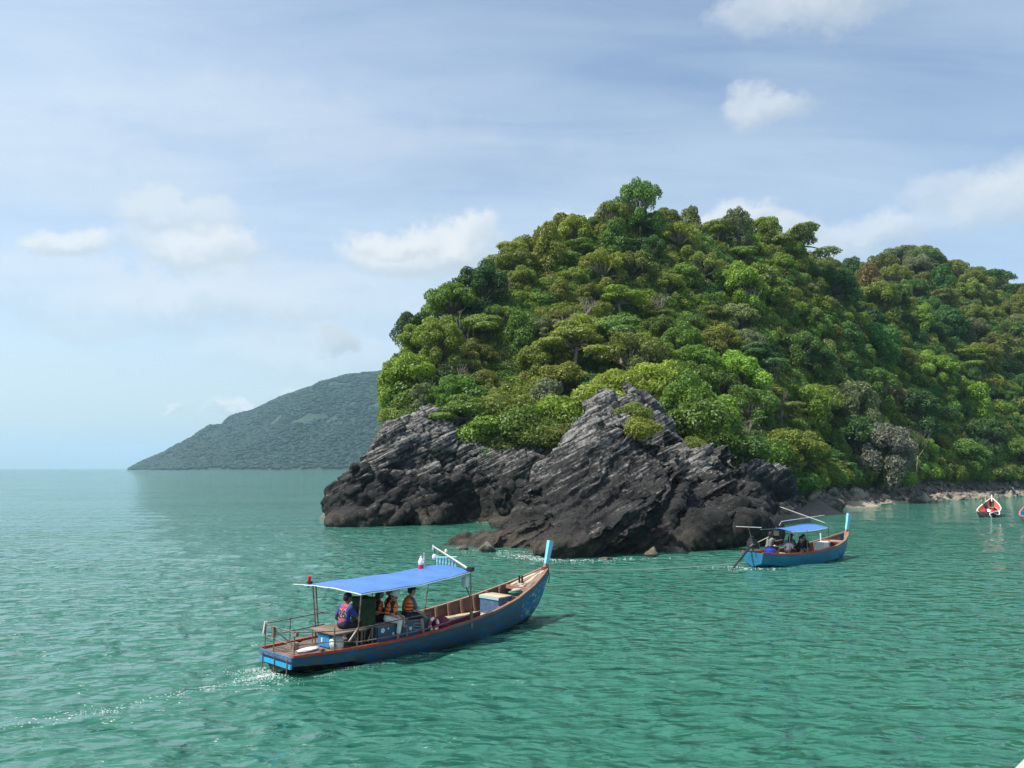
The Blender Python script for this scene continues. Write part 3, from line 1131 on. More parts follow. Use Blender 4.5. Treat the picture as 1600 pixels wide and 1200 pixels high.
def lobes_round(seed, n=13, Rr=2.7, zc=3.2, hz=2.0, lr=(0.9, 1.5)):
    g = random.Random(seed)
    out = []
    for i in range(n):
        th = i * 2.4 + g.uniform(-.4, .4)
        f = math.sqrt((i + 0.6) / n)
        r = Rr * f * g.uniform(0.8, 1.05)
        z = zc + hz * math.sqrt(max(0, 1 - (r / (Rr * 1.12)) ** 2)) * g.uniform(0.75, 1.1) - (0.8 if f > 0.8 else 0) * g.random()
        k = g.uniform(*lr)
        out.append((r * math.cos(th), r * math.sin(th), z, k, k, k * g.uniform(0.75, 1.05)))
    for i in range(9):
        th = i * 0.7 + g.random()
        k = g.uniform(*lr)
        out.append((Rr * 0.85 * math.cos(th), Rr * 0.85 * math.sin(th), zc - g.uniform(0.2, 2.2), k, k, k * 1.1))
    return out


def lobes_tier(seed, n=10):
    g = random.Random(seed)
    out = []
    for i in range(n):
        th = i * 2.4 + g.uniform(-.5, .5)
        r = g.uniform(0.4, 3.0)
        z = 5.6 - 0.26 * r * r + g.uniform(-0.7, 0.5)
        k = g.uniform(0.75, 1.3)
        out.append((r * math.cos(th), r * math.sin(th), z, k * 1.25, k * 1.25, k * 0.36))
    return out


def lobes_column(seed, n=12):
    g = random.Random(seed)
    out = []
    for i in range(n):
        th = i * 2.4
        z = 0.6 + 5.4 * (i / n) + g.uniform(-.3, .3)
        r = (1.5 - 1.1 * (i / n) ** 2) * g.uniform(0.6, 1.0)
        k = g.uniform(0.75, 1.25)
        out.append((r * math.cos(th), r * math.sin(th), z, k, k, k * 1.15))
    return out


def lobes_bush(seed, n=9):
    g = random.Random(seed)
    out = []
    for i in range(n):
        th = i * 2.4 + g.uniform(-.4, .4)
        r = 1.25 * math.sqrt((i + .4) / n)
        k = g.uniform(0.5, 0.85)
        out.append((r * math.cos(th), r * math.sin(th), 0.35 + 1.0 * (1 - r / 1.7) * g.uniform(0.7, 1.3), k, k, k * 0.85))
    return out


PROTO = []   # (kind, crown mesh, trunk mesh)


def proto(kind, lobes, nleaf, size, seed, h0, bark=BARK, **kw):
    PROTO.append((kind, leaves_mesh("crown_" + kind, lobes, nleaf, size, seed, **kw), branch_mesh("trunk_" + kind, limb_spec(lobes, h0, seed), bark, seed)))


for s in range(4):
    proto("round", lobes_round(20 + s, 24 + 2 * s, 2.7, 3.0, 2.2, (0.55, 1.05)), 17000, 0.115, 40 + s, 2.4)
for s in range(2):
    proto("dense", lobes_round(30 + s, 30, 2.5, 2.8, 2.7, (0.5, 0.9)), 16000, 0.11, 50 + s, 2.0, up=0.2, jitter=0.6)
for s in range(2):
    proto("airy", lobes_round(34 + s, 24, 2.9, 3.4, 2.0, (0.45, 0.85)), 9500, 0.115, 60 + s, 2.8, PALEBARK, inner=0.3, jitter=0.95)
for s in range(2):
    proto("tier", lobes_tier(70 + s, 12), 8500, 0.12, 70 + s, 4.0, PALEBARK, up=0.8, jitter=0.5)
for s in range(2):
    proto("column", lobes_column(80 + s), 11000, 0.125, 80 + s, 3.0, droop=1.2)
BUSH = []
for s in range(4):
    lb_ = lobes_bush(90 + s, 9 + s)
    BUSH.append((leaves_mesh("crown_bush", lb_, 5200, 0.085, 90 + s), branch_mesh("stem_bush", [([(0, 0, -0.5), (0.05, 0, 0.3), (l[0] * .7, l[1] * .7, l[2])], 0.05, 0.02) for l in lb_[:5]], BARK, s)))

PAL = {
    "olive": (0.158, 0.199, 0.037), "green": (0.110, 0.194, 0.031), "dark": (0.050, 0.105, 0.026), "bright": (0.189, 0.291, 0.035),
    "silver": (0.200, 0.225, 0.150), "far": (0.014, 0.050, 0.020), "far2": (0.019, 0.060, 0.022),
    "grey": (0.169, 0.214, 0.100), "brown": (0.171, 0.142, 0.063), "deep": (0.067, 0.156, 0.035), "yellow": (0.217, 0.269, 0.041),
}
WORDS = {"olive": "olive-green", "green": "mid-green", "dark": "very dark green", "bright": "bright green", "grey": "grey-green", "brown": "brownish", "deep": "deep green", "yellow": "yellow-green"}
KINDW = {"round": "broad round-crowned tree", "dense": "dense bushy tree", "airy": "loose airy tree", "tier": "flat-topped tree with tiered branches", "column": "tall tree draped in creepers"}


def add_tree(x, y, z, scale, rz, pi, colour, label, group=None, cat="tree", name="tree", sz=1.0):
    kind, crown, trunk = PROTO[pi]
    t = empty(name, (x, y, z), rz)
    t.scale = (scale, scale, scale * sz)
    c = bpy.data.objects.new("crown", crown)
    COL.objects.link(c)
    c.parent = t
    j = [rt.uniform(0.86, 1.16) for _ in range(3)]
    col_ = PAL[colour]
    c.color = (col_[0] * j[0], col_[1] * j[0] * j[1] ** 0.4, col_[2] * j[2], 1)
    k = bpy.data.objects.new("trunk", trunk)
    COL.objects.link(k)
    k.parent = t
    tag(t, label, cat, group)
    return t


def add_bush(x, y, z, scale, rz, bi, colour, label, group=None, sz=1.0):
    t = empty("bush", (x, y, z), rz)
    t.scale = (scale, scale, scale * sz)
    c = bpy.data.objects.new("crown", BUSH[bi][0])
    COL.objects.link(c)
    c.parent = t
    c.color = (*PAL[colour], 1)
    k = bpy.data.objects.new("stem", BUSH[bi][1])
    COL.objects.link(k)
    k.parent = t
    tag(t, label, "bush", group)
    return t


rt = random.Random(5)


def visible(x, y, z):
    """is the point at (x,y,z) in view and not behind the hill's ground"""
    px, py = proj((x, y, z))
    if not (-60 < px < 1680 and py > -50):
        return False, px, py
    for k in range(1, 15):
        f = k / 15
        if f * y < 45:
            continue
        zz = CAM_H + (z - CAM_H) * f
        if float(terr(x * f, y * f)) > zz + 0.5:
            return False, px, py
    return True, px, py


# candidate sites: Poisson-disc, spacing growing with distance
cell = {}


def site_ok(x, y, r):
    i, j = int(x // 4), int(y // 4)
    for a in range(i - 2, i + 3):
        for b in range(j - 2, j + 3):
            for q in cell.get((a, b), ()):
                if (q[0] - x) ** 2 + (q[1] - y) ** 2 < (0.5 * (r + q[2])) ** 2:
                    return False
    return True


sites = []
for k in range(60000):
    y = rt.uniform(60, 265)
    x = rt.uniform(-24, min(185, 0.75 * y + 12))
    r = 3.3 + max(0, y - 75) * 0.018
    z = float(terr(x, y))
    zmin = 4.2 if x < 24 else 2.6
    if z < zmin or not site_ok(x, y, r):
        continue
    if y < 66 + 0.0 * x and x < 20:
        continue
    cell.setdefault((int(x // 4), int(y // 4)), []).append((x, y, r))
    v, px, py = visible(x, y, z + 5.5)
    if proj((x, y, z))[0] < 634 + (0 if py > 540 else (540 - py) * 0.25):
        continue
    if v:
        sites.append((x, y, z, px, py))
sites.sort(key=lambda s: s[1])


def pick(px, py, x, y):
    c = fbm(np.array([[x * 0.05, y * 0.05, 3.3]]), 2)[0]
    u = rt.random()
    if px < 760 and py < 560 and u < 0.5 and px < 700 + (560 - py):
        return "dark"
    if y > 165:
        return rt.choice(["olive", "olive", "green", "olive", "grey", "deep"])
    if px > 1130:
        return rt.choice(["green", "deep", "olive", "green", "olive", "bright", "grey", "deep", "dark"]) if u > 0.03 or y < 80 else "brown"
    if c > 0.12:
        return rt.choice(["olive", "yellow", "bright", "olive", "green"])
    return rt.choice(["olive", "green", "olive", "bright", "grey", "deep", "yellow", "green"]) if u > 0.03 or y < 85 else "brown"


KI = {"round": (0, 1, 2, 3), "dense": (4, 5), "airy": (6, 7), "tier": (8, 9), "column": (10, 11)}


def zone(px, py, y):
    if y > 165:
        return "on the far rounded hill behind"
    if px < 720:
        return "on the seaward left slope of the headland"
    if px < 980:
        return "on the upper middle of the headland" if py < 520 else "on the sunny slope above the dark cliff"
    if px < 1200:
        return "near the headland's summit" if py < 450 else "on the slope above the layered rock"
    if px < 1420:
        return "on the right shoulder of the headland" if py < 560 else "in the dark wood above the boulders"
    return "on the wooded slope above the moored boats"


stuff_pts = []
n_ind = 0
for x, y, z, px, py in sites:
    w = rt.random()
    kind = "round" if w < 0.38 else "dense" if w < 0.54 else "airy" if w < 0.70 else "column" if w < 0.86 else "tier"
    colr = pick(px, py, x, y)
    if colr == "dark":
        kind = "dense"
    s = rt.choice((rt.uniform(0.55, 0.9), rt.uniform(0.8, 1.1), rt.uniform(1.0, 1.4))) * (1.0 + max(0, y - 90) * 0.0022)
    if y < 80:
        s *= 0.8
    elif px < 760:
        s *= 0.9
    if n_ind < 300:
        lab = f"{'small ' if s < 0.85 else 'large ' if s > 1.15 else ''}{WORDS[colr]} {KINDW[kind]} {zone(px, py, y)}"
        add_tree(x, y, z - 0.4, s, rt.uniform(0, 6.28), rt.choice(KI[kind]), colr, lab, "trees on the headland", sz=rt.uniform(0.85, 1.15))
        n_ind += 1
    else:
        stuff_pts.append((x, y, z - 0.4, rt.uniform(0, 6.28), s, rt.choice(KI[kind]), colr))
print("sites", len(sites), "individual", n_ind, "stuff", len(stuff_pts))


def scatter(name, pts, protos, label, cat):
    """one mass of vegetation: proto meshes placed on points with geometry nodes"""
    pc = bpy.data.collections.new(name + "_source")
    for i, me in enumerate(protos):
        ob = bpy.data.objects.new("%s_source_%03d" % (name, i), me)
        pc.objects.link(ob)
    P = np.array([p[:6] for p in pts], float)
    gc = np.random.default_rng(len(P))
    C = np.array([(*PAL[p[6]], 1.0) for p in pts])
    C[:, :3] *= gc.uniform(0.8, 1.2, (len(P), 1)) * gc.uniform(0.92, 1.08, (len(P), 3))
    me = bpy.data.meshes.new(name)
    me.vertices.add(len(P))
    me.vertices.foreach_set("co", P[:, :3].astype(np.float32).ravel())
    for nm, typ, col_ in (("rz", "FLOAT", 3), ("scl", "FLOAT", 4)):
        at = me.attributes.new(nm, typ, "POINT")
        at.data.foreach_set("value", P[:, col_].astype(np.float32))
    at = me.attributes.new("pick", "INT", "POINT")
    at.data.foreach_set("value", P[:, 5].astype(np.int32))
    at = me.attributes.new("icol", "FLOAT_COLOR", "POINT")
    at.data.foreach_set("color", C.astype(np.float32).ravel())
    o = link(name, me)
    ng = bpy.data.node_groups.new(name + "_nodes", "GeometryNodeTree")
    ng.interface.new_socket("Geometry", in_out="INPUT", socket_type="NodeSocketGeometry")
    ng.interface.new_socket("Geometry", in_out="OUTPUT", socket_type="NodeSocketGeometry")
    N = NT(ng)
    gi = N.new("NodeGroupInput")
    go = N.new("NodeGroupOutput")
    ci = N.new("GeometryNodeCollectionInfo")
    ci.inputs["Collection"].default_value = pc
    ci.inputs["Separate Children"].default_value = True
    ci.inputs["Reset Children"].default_value = True
    ip = N.new("GeometryNodeInstanceOnPoints")

    def attr(nm, typ):
        a = N.new("GeometryNodeInputNamedAttribute", data_type=typ)
        a.inputs["Name"].default_value = nm
        return [s for s in a.outputs if s.enabled][0]

    cx = N.new("ShaderNodeCombineXYZ")
    N.l.new(attr("rz", "FLOAT"), cx.inputs[2])
    er = N.new("FunctionNodeEulerToRotation")
    N.l.new(cx.outputs[0], er.inputs[0])
    N.l.new(gi.outputs[0], ip.inputs["Points"])
    N.l.new(ci.outputs[0], ip.inputs["Instance"])
    ip.inputs["Pick Instance"].default_value = True
    N.l.new(attr("pick", "INT"), ip.inputs["Instance Index"])
    N.l.new(er.outputs[0], ip.inputs["Rotation"])
    N.l.new(attr("scl", "FLOAT"), ip.inputs["Scale"])
    N.l.new(ip.outputs[0], go.inputs[0])
    md = o.modifiers.new("scatter", "NODES")
    md.node_group = ng
    tag(o, label, cat, kind="stuff")
    return o


if stuff_pts:
    scatter("forest", stuff_pts, [p[1] for p in PROTO], "mass of small tree crowns covering the hill behind the headland", "forest")

# understory filling the gaps
und = []
for k in range(36000):
    y = rt.uniform(58, 260)
    if rt.random() > min(1.0, (95.0 / y) ** 1.2):
        continue
    x = rt.uniform(-22, min(180, 0.74 * y + 10))
    z = float(terr(x, y))
    if z < (4.4 if x < 24 else 2.2):
        continue
    if y < 68 and x < 18 and z < 6.2:
        continue
    v, px, py = visible(x, y, z + 2.5)
    if proj((x, y, z))[0] < 622:
        continue
    if v:
        und.append((x, y, z - 0.25, rt.uniform(0, 6.28), rt.uniform(0.7, 1.5) * (1 + max(0, y - 90) * 0.004), rt.randrange(4), rt.choice(["olive", "green", "deep", "bright", "green", "olive"])))
scatter("undergrowth", und, [b[0] for b in BUSH], "undergrowth of shrubs and creepers between the trees", "undergrowth")
print("undergrowth", len(und))


# individual plants that stand out in the photograph
def on_ground(px, py, Y):
    p = at_y(px, py, Y)
    return p


def special(px, py_base, Y, height_px, pi, colr, label, wide=1.0, top=5.2):
    p = at_y(px, py_base, Y)
    ztop = at_y(px, py_base - height_px, Y)[2]
    z0 = min(p[2], max(float(terr(p[0], p[1])) - 0.3, p[2] - 2.5))
    s = (ztop - z0) / top
    wide = wide * max(0.7, height_px / 1200 * Y / (ztop - z0))
    return add_tree(p[0], p[1], z0, s * wide, rt.uniform(0, 6.28), pi, colr, label, sz=1 / wide)


special(1000, 372, 113, 72, 7, "green", "tallest airy tree crowning the very top of the headland", 0.95)
special(960, 378, 112, 52, 7, "olive", "leaning airy tree just left of the tallest summit tree", 1.0)
special(1252, 440, 127, 88, 8, "olive", "umbrella-shaped tree standing clear on the skyline right of the summit", 1.0, 6.2)
special(1150, 385, 121, 46, 7, "grey", "feathery grey-green tree on the skyline between summit and umbrella tree", 0.9)
special(1378, 757, 101, 84, 0, "silver", "silvery grey-leaved tree at the back of the boulder beach", 0.95)
special(1075, 690, 65, 78, 4, "green", "dense green bush-like tree right of the rock pinnacle", 1.1)
special(1020, 640, 70, 60, 1, "yellow", "yellow-green tree directly above the rock pinnacle", 1.3)
special(690, 560, 80, 46, 4, "bright", "bright green tree standing out against the dark left slope", 1.2)
for i, (px, py, Y, sz, c, lb_) in enumerate([
    (757, 682, 69, 2.3, "bright", "bright lime-green bush on top of the dark cliff"),
    (861, 690, 66, 0.9, "yellow", "small yellow-green bush left of the layered rock's peak"),
    (820, 672, 68, 2.2, "green", "leafy green bush above the cove"),
    (790, 645, 71, 2.4, "olive", "olive bush uphill from the lime-green bush"),
    (880, 650, 68, 2.2, "bright", "bright bush behind the layered rock's left flank"),
    (690, 632, 75, 2.0, "olive", "olive bush at the cliff top"),
    (640, 628, 75, 2.1, "green", "green bush at the cliff's seaward rim"),
    (735, 628, 74, 2.2, "green", "green bush between cliff top and pale bare tree"),
    (1003, 672, 50.6, 1.1, "yellow", "grassy bush tucked between the pinnacle and the layered rock"),
    (990, 648, 53.0, 1.0, "olive", "small olive bush beside the pinnacle's left face"),
    (1085, 698, 57, 0.8, "olive", "low tuft on the broken rock shoulder"),
    (1120, 695, 62, 1.7, "green", "green bush above the broken rock shoulder"),
    (1165, 705, 67, 2.0, "deep", "deep green bush above the squat rock block"),
    (1200, 715, 73, 2.0, "green", "green bush overhanging the start of the boulders"),
    (1095, 660, 63, 2.3, "green", "rounded green bush uphill of the rock shoulder"),
    (945, 628, 66, 2.2, "yellow", "yellow-green bush behind the layered rock's summit"),
    (1235, 735, 82, 2.1, "deep", "deep green bush hanging over the dark hollow"),
    (634, 600, 77, 1.9, "olive", "olive bush on the leftmost brow of the headland"),
]):
    p = at_y(px, py, Y)
    gz = float(terr(p[0], p[1]))
    add_bush(p[0], p[1], p[2] - 0.6 * sz, sz * 0.8, i * 1.3, i % 4, c, lb_)


def bare_tree(name, px, py, Y, hgt, seed, label):
    g = random.Random(seed)
    p = at_y(px, py, Y)
    spec = []

    def grow(a, d, ln, r, depth):
        m = a + d * ln * 0.5 + Vector((g.uniform(-.06, .06), g.uniform(-.06, .06), 0)) * ln
        e = a + d * ln
        spec.append(([a, m, e], r, r * 0.62))
        if depth == 0:
            return
        for _ in range(3 if depth > 1 else 2):
            nd = (d + Vector((g.uniform(-.75, .75), g.uniform(-.5, .5), g.uniform(-.1, .45)))).normalized()
            grow(e if _ else a + d * ln * 0.75, nd, ln * g.uniform(0.55, 0.75), r * 0.58, depth - 1)

    grow(Vector((0, 0, -0.8)), Vector((0.1, 0, 1)).normalized(), hgt * 0.42, 0.10, 4)
    t = empty(name, tuple(p))
    me = branch_mesh("limbs", spec, PALEBARK, seed)
    o = bpy.data.objects.new("trunk", me)
    COL.objects.link(o)
    o.parent = t
    tag(t, label, "tree")


bare_tree("bare_tree", 671, 632, 73.5, 3.2, 3, "pale bare-branched tree on the left slope above the cliff")
bare_tree("bare_tree", 872, 522, 84.5, 3.0, 5, "pale leafless trunk in the middle of the headland slope")
bare_tree("bare_tree", 900, 518, 86.5, 3.0, 9, "second pale leafless trunk in the middle of the slope, farther right")
bare_tree("bare_tree", 1432, 735, 112, 7.0, 12, "slender bare stems in the dark wood behind the silvery tree")

snag_mesh = [ob.data for ob in COL.objects if ob.name.startswith("trunk") and ob.parent and ob.parent.name.startswith("bare_tree")][:2]
rsn = random.Random(31)
ns = 0
for x, y, z, px, py in rsn.sample(sites, min(len(sites), 120)):
    if ns >= 14 or y > 150 or px < 680:
        continue
    ns += 1
    t = empty("bare_tree", (x + 1.5, y - 1.0, z), rsn.uniform(0, 6.28))
    k = rsn.uniform(1.5, 2.0)
    t.scale = (k, k, k * 1.15)
    ob = bpy.data.objects.new("trunk", snag_mesh[ns % 2])
    COL.objects.link(ob)
    ob.parent = t
    tag(t, "pale bare branches poking through the crowns " + zone(px, py, y), "tree", "bare branches on the headland")

# ------------------------------------------------------------------ far headland
def far_profile(px):
    xs = [206, 213, 235, 262, 290, 330, 350, 362, 400, 450, 500, 560, 610, 700, 800, 900, 1100]
    ys = [731, 727, 716, 706, 694, 669, 668, 655, 640, 618, 604, 594, 581, 572, 590, 640, 725]
    return np.interp(px, xs, ys)


FY = 1600.0
fu = np.linspace(206, 1110, 420)
fv = np.linspace(0, 1, 90)
U_, T_ = np.meshgrid(fu, fv)
Yr = FY + 420.0
top = (731 - far_profile(U_)) / 1200 * Yr + 3.0
top = top + np.minimum(1, top / 40) * 5.0 * fbm(np.stack([U_.ravel() * 0.018, np.zeros(U_.size), np.zeros(U_.size) + 4.4], 1), 4).reshape(U_.shape)
Y_ = FY + T_ * 620.0 - 200 * np.clip((U_ - 206) / 300, 0, 1) * (1 - T_)
X_ = (U_ - 800) / 1200 * Y_ * 1.004
prof = np.where(T_ < 0.68, np.sin(np.clip(T_ / 0.68, 0, 1) * math.pi / 2) ** 1.1, np.cos(np.clip((T_ - 0.68) / 0.32, 0, 1) * 1.3))
Z_ = (top - 6) * prof
nz = fbm(np.stack([X_.ravel() * 0.006, Y_.ravel() * 0.006, Z_.ravel() * 0.006], 1), 5).reshape(X_.shape)
gul = ridged(np.stack([X_.ravel() * 0.009, Y_.ravel() * 0.002, np.zeros(X_.size)], 1), 3).reshape(X_.shape)
Z_ = np.maximum(Z_ + (nz * 22 + gul * 16) * np.minimum(1, top / 60) * np.sin(np.pi * np.clip(T_ / 0.68, 0, 1)) + 2.5 * nz, -1)
Z_[0, :] = -2
farV = np.stack([X_.ravel(), Y_.ravel(), Z_.ravel()], 1)
ii = np.arange(X_.size).reshape(X_.shape)
farF = np.stack([ii[:-1, :-1].ravel(), ii[:-1, 1:].ravel(), ii[1:, 1:].ravel(), ii[1:, :-1].ravel()], 1)


def far_mat():
    m, n, b, out = new_mat("far_hillside")
    co = n.new("ShaderNodeTexCoord").outputs["Object"]
    c = n.mix(n.noise(co, 0.03, 5, 0.6), (0.014, 0.036, 0.017, 1), (0.024, 0.052, 0.022, 1))
    rk = n.ramp(n.noise(n.mapping(co, (1, 1, 1.6)), 0.016, 5, 0.65), 0.66, 0.70)
    c = n.mix(rk, c, (0.30, 0.29, 0.26, 1))
    n.put(b.inputs["Base Color"], c)
    b.inputs["Roughness"].default_value = 0.95
    return m


o = link("distant_hill", np_mesh("distant_hill", farV, farF), far_mat(), None, True)
tag(o, "long hazy blue-green wooded ridge across the bay", "hill", kind="structure")
gf = np.random.default_rng(21)
fp = []
bare = fbm(np.stack([X_.ravel() * 0.011, Y_.ravel() * 0.011, Z_.ravel() * 0.02], 1) + 50, 3)
for k in range(42000):
    i = gf.integers(1, 80)
    j = gf.integers(0, 300)
    a, b_ = gf.random(), gf.random()
    q = farV[ii[i, j]] * (1 - a) * (1 - b_) + farV[ii[i, j + 1]] * a * (1 - b_) + farV[ii[i + 1, j]] * (1 - a) * b_ + farV[ii[i + 1, j + 1]] * a * b_
    if q[2] < 1.0 or bare[ii[i, j]] > 0.33:
        continue
    fp.append((q[0], q[1], q[2] - 3.0, gf.random() * 6.28, gf.uniform(0.6, 1.7), int(gf.integers(0, 6)), ["far", "far", "far2", "far", "far2", "far"][int(gf.integers(0, 6))]))


def blob_tree(seed):
    g = np.random.default_rng(seed)
    bm = bmesh.new()
    bmesh.ops.create_icosphere(bm, subdivisions=3, radius=3.4)
    V = np.array([v.co[:] for v in bm.verts])
    d = V / np.linalg.norm(V, axis=1)[:, None]
    V = V * (1 + 0.45 * fbm(d * 1.6 + seed * 5, 3) + 0.25 * ridged(d * 3.1 + seed, 2))[:, None] * (1, 1, 0.42) + (0, 0, 2.6)
    for v, c in zip(bm.verts, V):
        v.co = c
    me = bpy.data.meshes.new("far_crown")
    bm.to_mesh(me)
    bm.free()
    at = me.attributes.new("tint", "FLOAT", "POINT")
    at.data.foreach_set("value", g.random(len(V)).astype(np.float32))
    me.materials.append(LEAF)
    return me


scatter("distant_forest", fp, [blob_tree(i) for i in range(6)], "forest canopy covering the hazy ridge across the bay", "forest")

# ------------------------------------------------------------------ haze
hb = MB().box((150, 3750, 122), (9000, 11600, 252))
hz = hb.build("haze", None)
hm = bpy.data.materials.new("haze_air")
hm.use_nodes = True
hm.node_tree.nodes.clear()
HN = NT(hm.node_tree)
ho = HN.new("ShaderNodeOutputMaterial")
hv = HN.new("ShaderNodeVolumePrincipled")
hv.inputs["Color"].default_value = (0.50, 0.76, 1.0, 1)
hv.inputs["Density"].default_value = 0.00013
hv.inputs["Anisotropy"].default_value = 0.2
HN.l.new(hv.outputs[0], ho.inputs["Volume"])
hz.data.materials.append(hm)
tag(hz, "thin pale sea haze that veils the far ridge", "haze", kind="stuff")

# ------------------------------------------------------------------ boats
M_BLUE = paint("blue_boat_paint", (0.013, 0.105, 0.225), 0.45, 0.28, 2.5, wear=(0.075, 0.075, 0.070), wear_amt=0.75, stretch=(0.45, 1, 2.4), bump=0.12)
M_BLUE2 = paint("teal_boat_paint", (0.016, 0.170, 0.290), 0.45, 0.25, 2.5, wear=(0.12, 0.12, 0.11), wear_amt=0.2, stretch=(0.5, 1, 2.2), bump=0.12)
M_BOW = paint("blue_bow_paint", (0.014, 0.118, 0.255), 0.45, 0.25, 2.5, wear=(0.30, 0.36, 0.38), wear_amt=0.42, stretch=(1.0, 1, 1.6), bump=0.12, wscale=5.5)
M_BOTTOM = paint("black_bottom_and_stern_shade", (0.020, 0.022, 0.020), 0.5, 0.4, 3.0, wear=(0.06, 0.07, 0.045), wear_amt=0.5)
M_RED = paint("red_rail_paint", (0.36, 0.055, 0.030), 0.55, 0.25, 4.0, wear=(0.22, 0.15, 0.11), wear_amt=0.4)
M_RAILWOOD = wood("bare_rail_wood", (0.34, 0.20, 0.145), (0.22, 0.12, 0.085))
M_DECK = wood("weathered_deck_wood", (0.235, 0.180, 0.140), (0.115, 0.085, 0.066))
M_FLOOR = wood("pale_floor_wood", (0.50, 0.42, 0.30), (0.34, 0.27, 0.19))
M_INNER = wood("brown_inner_wood", (0.190, 0.105, 0.075), (0.105, 0.058, 0.042))
M_RIB = wood("rib_wood", (0.30, 0.17, 0.115), (0.19, 0.105, 0.075), axis=2)
M_STEEL = paint("rusty_steel_tube", (0.23, 0.20, 0.18), 0.5, 0.3, 9.0, wear=(0.13, 0.065, 0.04), wear_amt=0.6, metallic=0.3)
M_TARP = paint("blue_tarpaulin", (0.066, 0.175, 0.515), 0.42, 0.16, 2.0, bump=0.5, spec=0.4)
M_WHITE = paint("white_plastic", (0.72, 0.73, 0.72), 0.4, 0.08, 5.0, bump=0.05)
M_REDP = paint("red_plastic", (0.55, 0.02, 0.03), 0.4, 0.1, 5.0, bump=0.05)
M_PROW = paint("light_blue_prow_paint", (0.20, 0.54, 0.74), 0.5, 0.12, 5.0, wear=(0.45, 0.55, 0.6), wear_amt=0.2)
M_PALEBLUE = paint("pale_blue_paint", (0.30, 0.55, 0.64), 0.5, 0.1, 5.0)
M_BLACK = paint("black_metal", (0.016, 0.016, 0.017), 0.5, 0.4, 8.0)
M_GREEN = paint("dark_green_canvas", (0.022, 0.046, 0.018), 0.85, 0.35, 3.0, bump=0.5)
M_CRIMSON = paint("crimson_canvas", (0.19, 0.018, 0.045), 0.75, 0.3, 5.0, bump=0.4)
M_CRATE = paint("blue_crate_plastic", (0.03, 0.22, 0.48), 0.45, 0.15, 5.0)
M_BARREL = paint("deep_blue_plastic", (0.012, 0.045, 0.42), 0.4, 0.12, 5.0)
M_ROPE = paint("rope_fibre", (0.52, 0.49, 0.42), 0.9, 0.25, 30.0, bump=0.5)
M_TEALROPE = paint("teal_rope_fibre", (0.10, 0.30, 0.27), 0.9, 0.25, 30.0, bump=0.5)
M_GREY = paint("grey_metal", (0.20, 0.20, 0.20), 0.55, 0.3, 8.0)
M_BOXBLUE = paint("faded_blue_box_paint", (0.060, 0.125, 0.240), 0.55, 0.3, 4.0, wear=(0.16, 0.17, 0.18), wear_amt=0.35)
M_LAMP = paint("cream_lamp_glass", (0.75, 0.70, 0.50), 0.25, 0.05, 5.0, bump=0)
M_FOAMBOX = paint("white_foam", (0.78, 0.79, 0.78), 0.8, 0.05, 9.0)
M_SALMON = paint("salmon_red_paint", (0.55, 0.115, 0.075), 0.5, 0.2, 4.0, wear=(0.55, 0.5, 0.46), wear_amt=0.35)
M_SKYBLUE = paint("bright_blue_paint", (0.03, 0.33, 0.62), 0.45, 0.15, 4.0)
M_DRIFT = paint("bleached_stick", (0.48, 0.45, 0.39), 0.85, 0.2, 9.0)


class Hull:
    def __init__(s, x, b, zs, zk, bl=0.80, stern_in=0.0):
        s.x, s.b, s.zs, s.zk, s.bl, s.si = x, b, zs, zk, bl, stern_in
        s.L = x[-1]

    def B(s, x):
        return float(np.interp(x, s.x, s.b))

    def S(s, x):
        return float(np.interp(x, s.x, s.zs))

    def K(s, x):
        return float(np.interp(x, s.x, s.zk))

    def stations(s, n=46):
        xs = np.linspace(0, s.L, n)
        k = np.ones(5) / 5
        return xs

    def section(s, x, off=0.0):
        b, zs, zk = s.B(x), s.S(x), s.K(x)
        t = max(0.0, 1 - x / 1.6) if s.si else 0.0
        z1 = zs - (0.27 if s.si else 0.22) * min(1.0, (zs - zk) / 0.6)
        zl = max(zk + 0.28 * (zs - zk), -0.04) if zk < 0.2 else zk + 0.3 * (zs - zk)
        lb = b * (s.bl - 0.30 * t)
        pts = [(b, zs), (b * 0.985, (zs + z1) / 2), (b * 0.96, z1), (lb + (b * 0.96 - lb) * (0.45 - 0.4 * t), z1 + (zl - z1) * 0.5 if t == 0 else z1 - 0.01), (lb, zl), (lb * 0.62, zl + (zk - zl) * 0.65), (0.012, zk)]
        return [(max(y - off, 0.004), z + off * 0.3) for y, z in pts]


def sweep(mb, pts, w, h):
    """rectangular bar along a polyline, w across (horizontal), h vertical"""
    P = [Vector(p) for p in pts]
    n = len(P)
    rings = []
    for i in range(n):
        t = (P[min(i + 1, n - 1)] - P[max(i - 1, 0)]).normalized()
        sd_ = Vector((-t.y, t.x, 0)).normalized() * (w / 2)
        u = Vector((0, 0, h / 2))
        rings.append([P[i] + sd_ + u, P[i] - sd_ + u, P[i] - sd_ - u, P[i] + sd_ - u])
    vs = [v for r in rings for v in r]
    fs = [(i * 4 + k, i * 4 + (k + 1) % 4, (i + 1) * 4 + (k + 1) % 4, (i + 1) * 4 + k) for i in range(n - 1) for k in range(4)] + [(3, 2, 1, 0), tuple((n - 1) * 4 + k for k in range(4))]
    mb.add(vs, fs)
    return mb


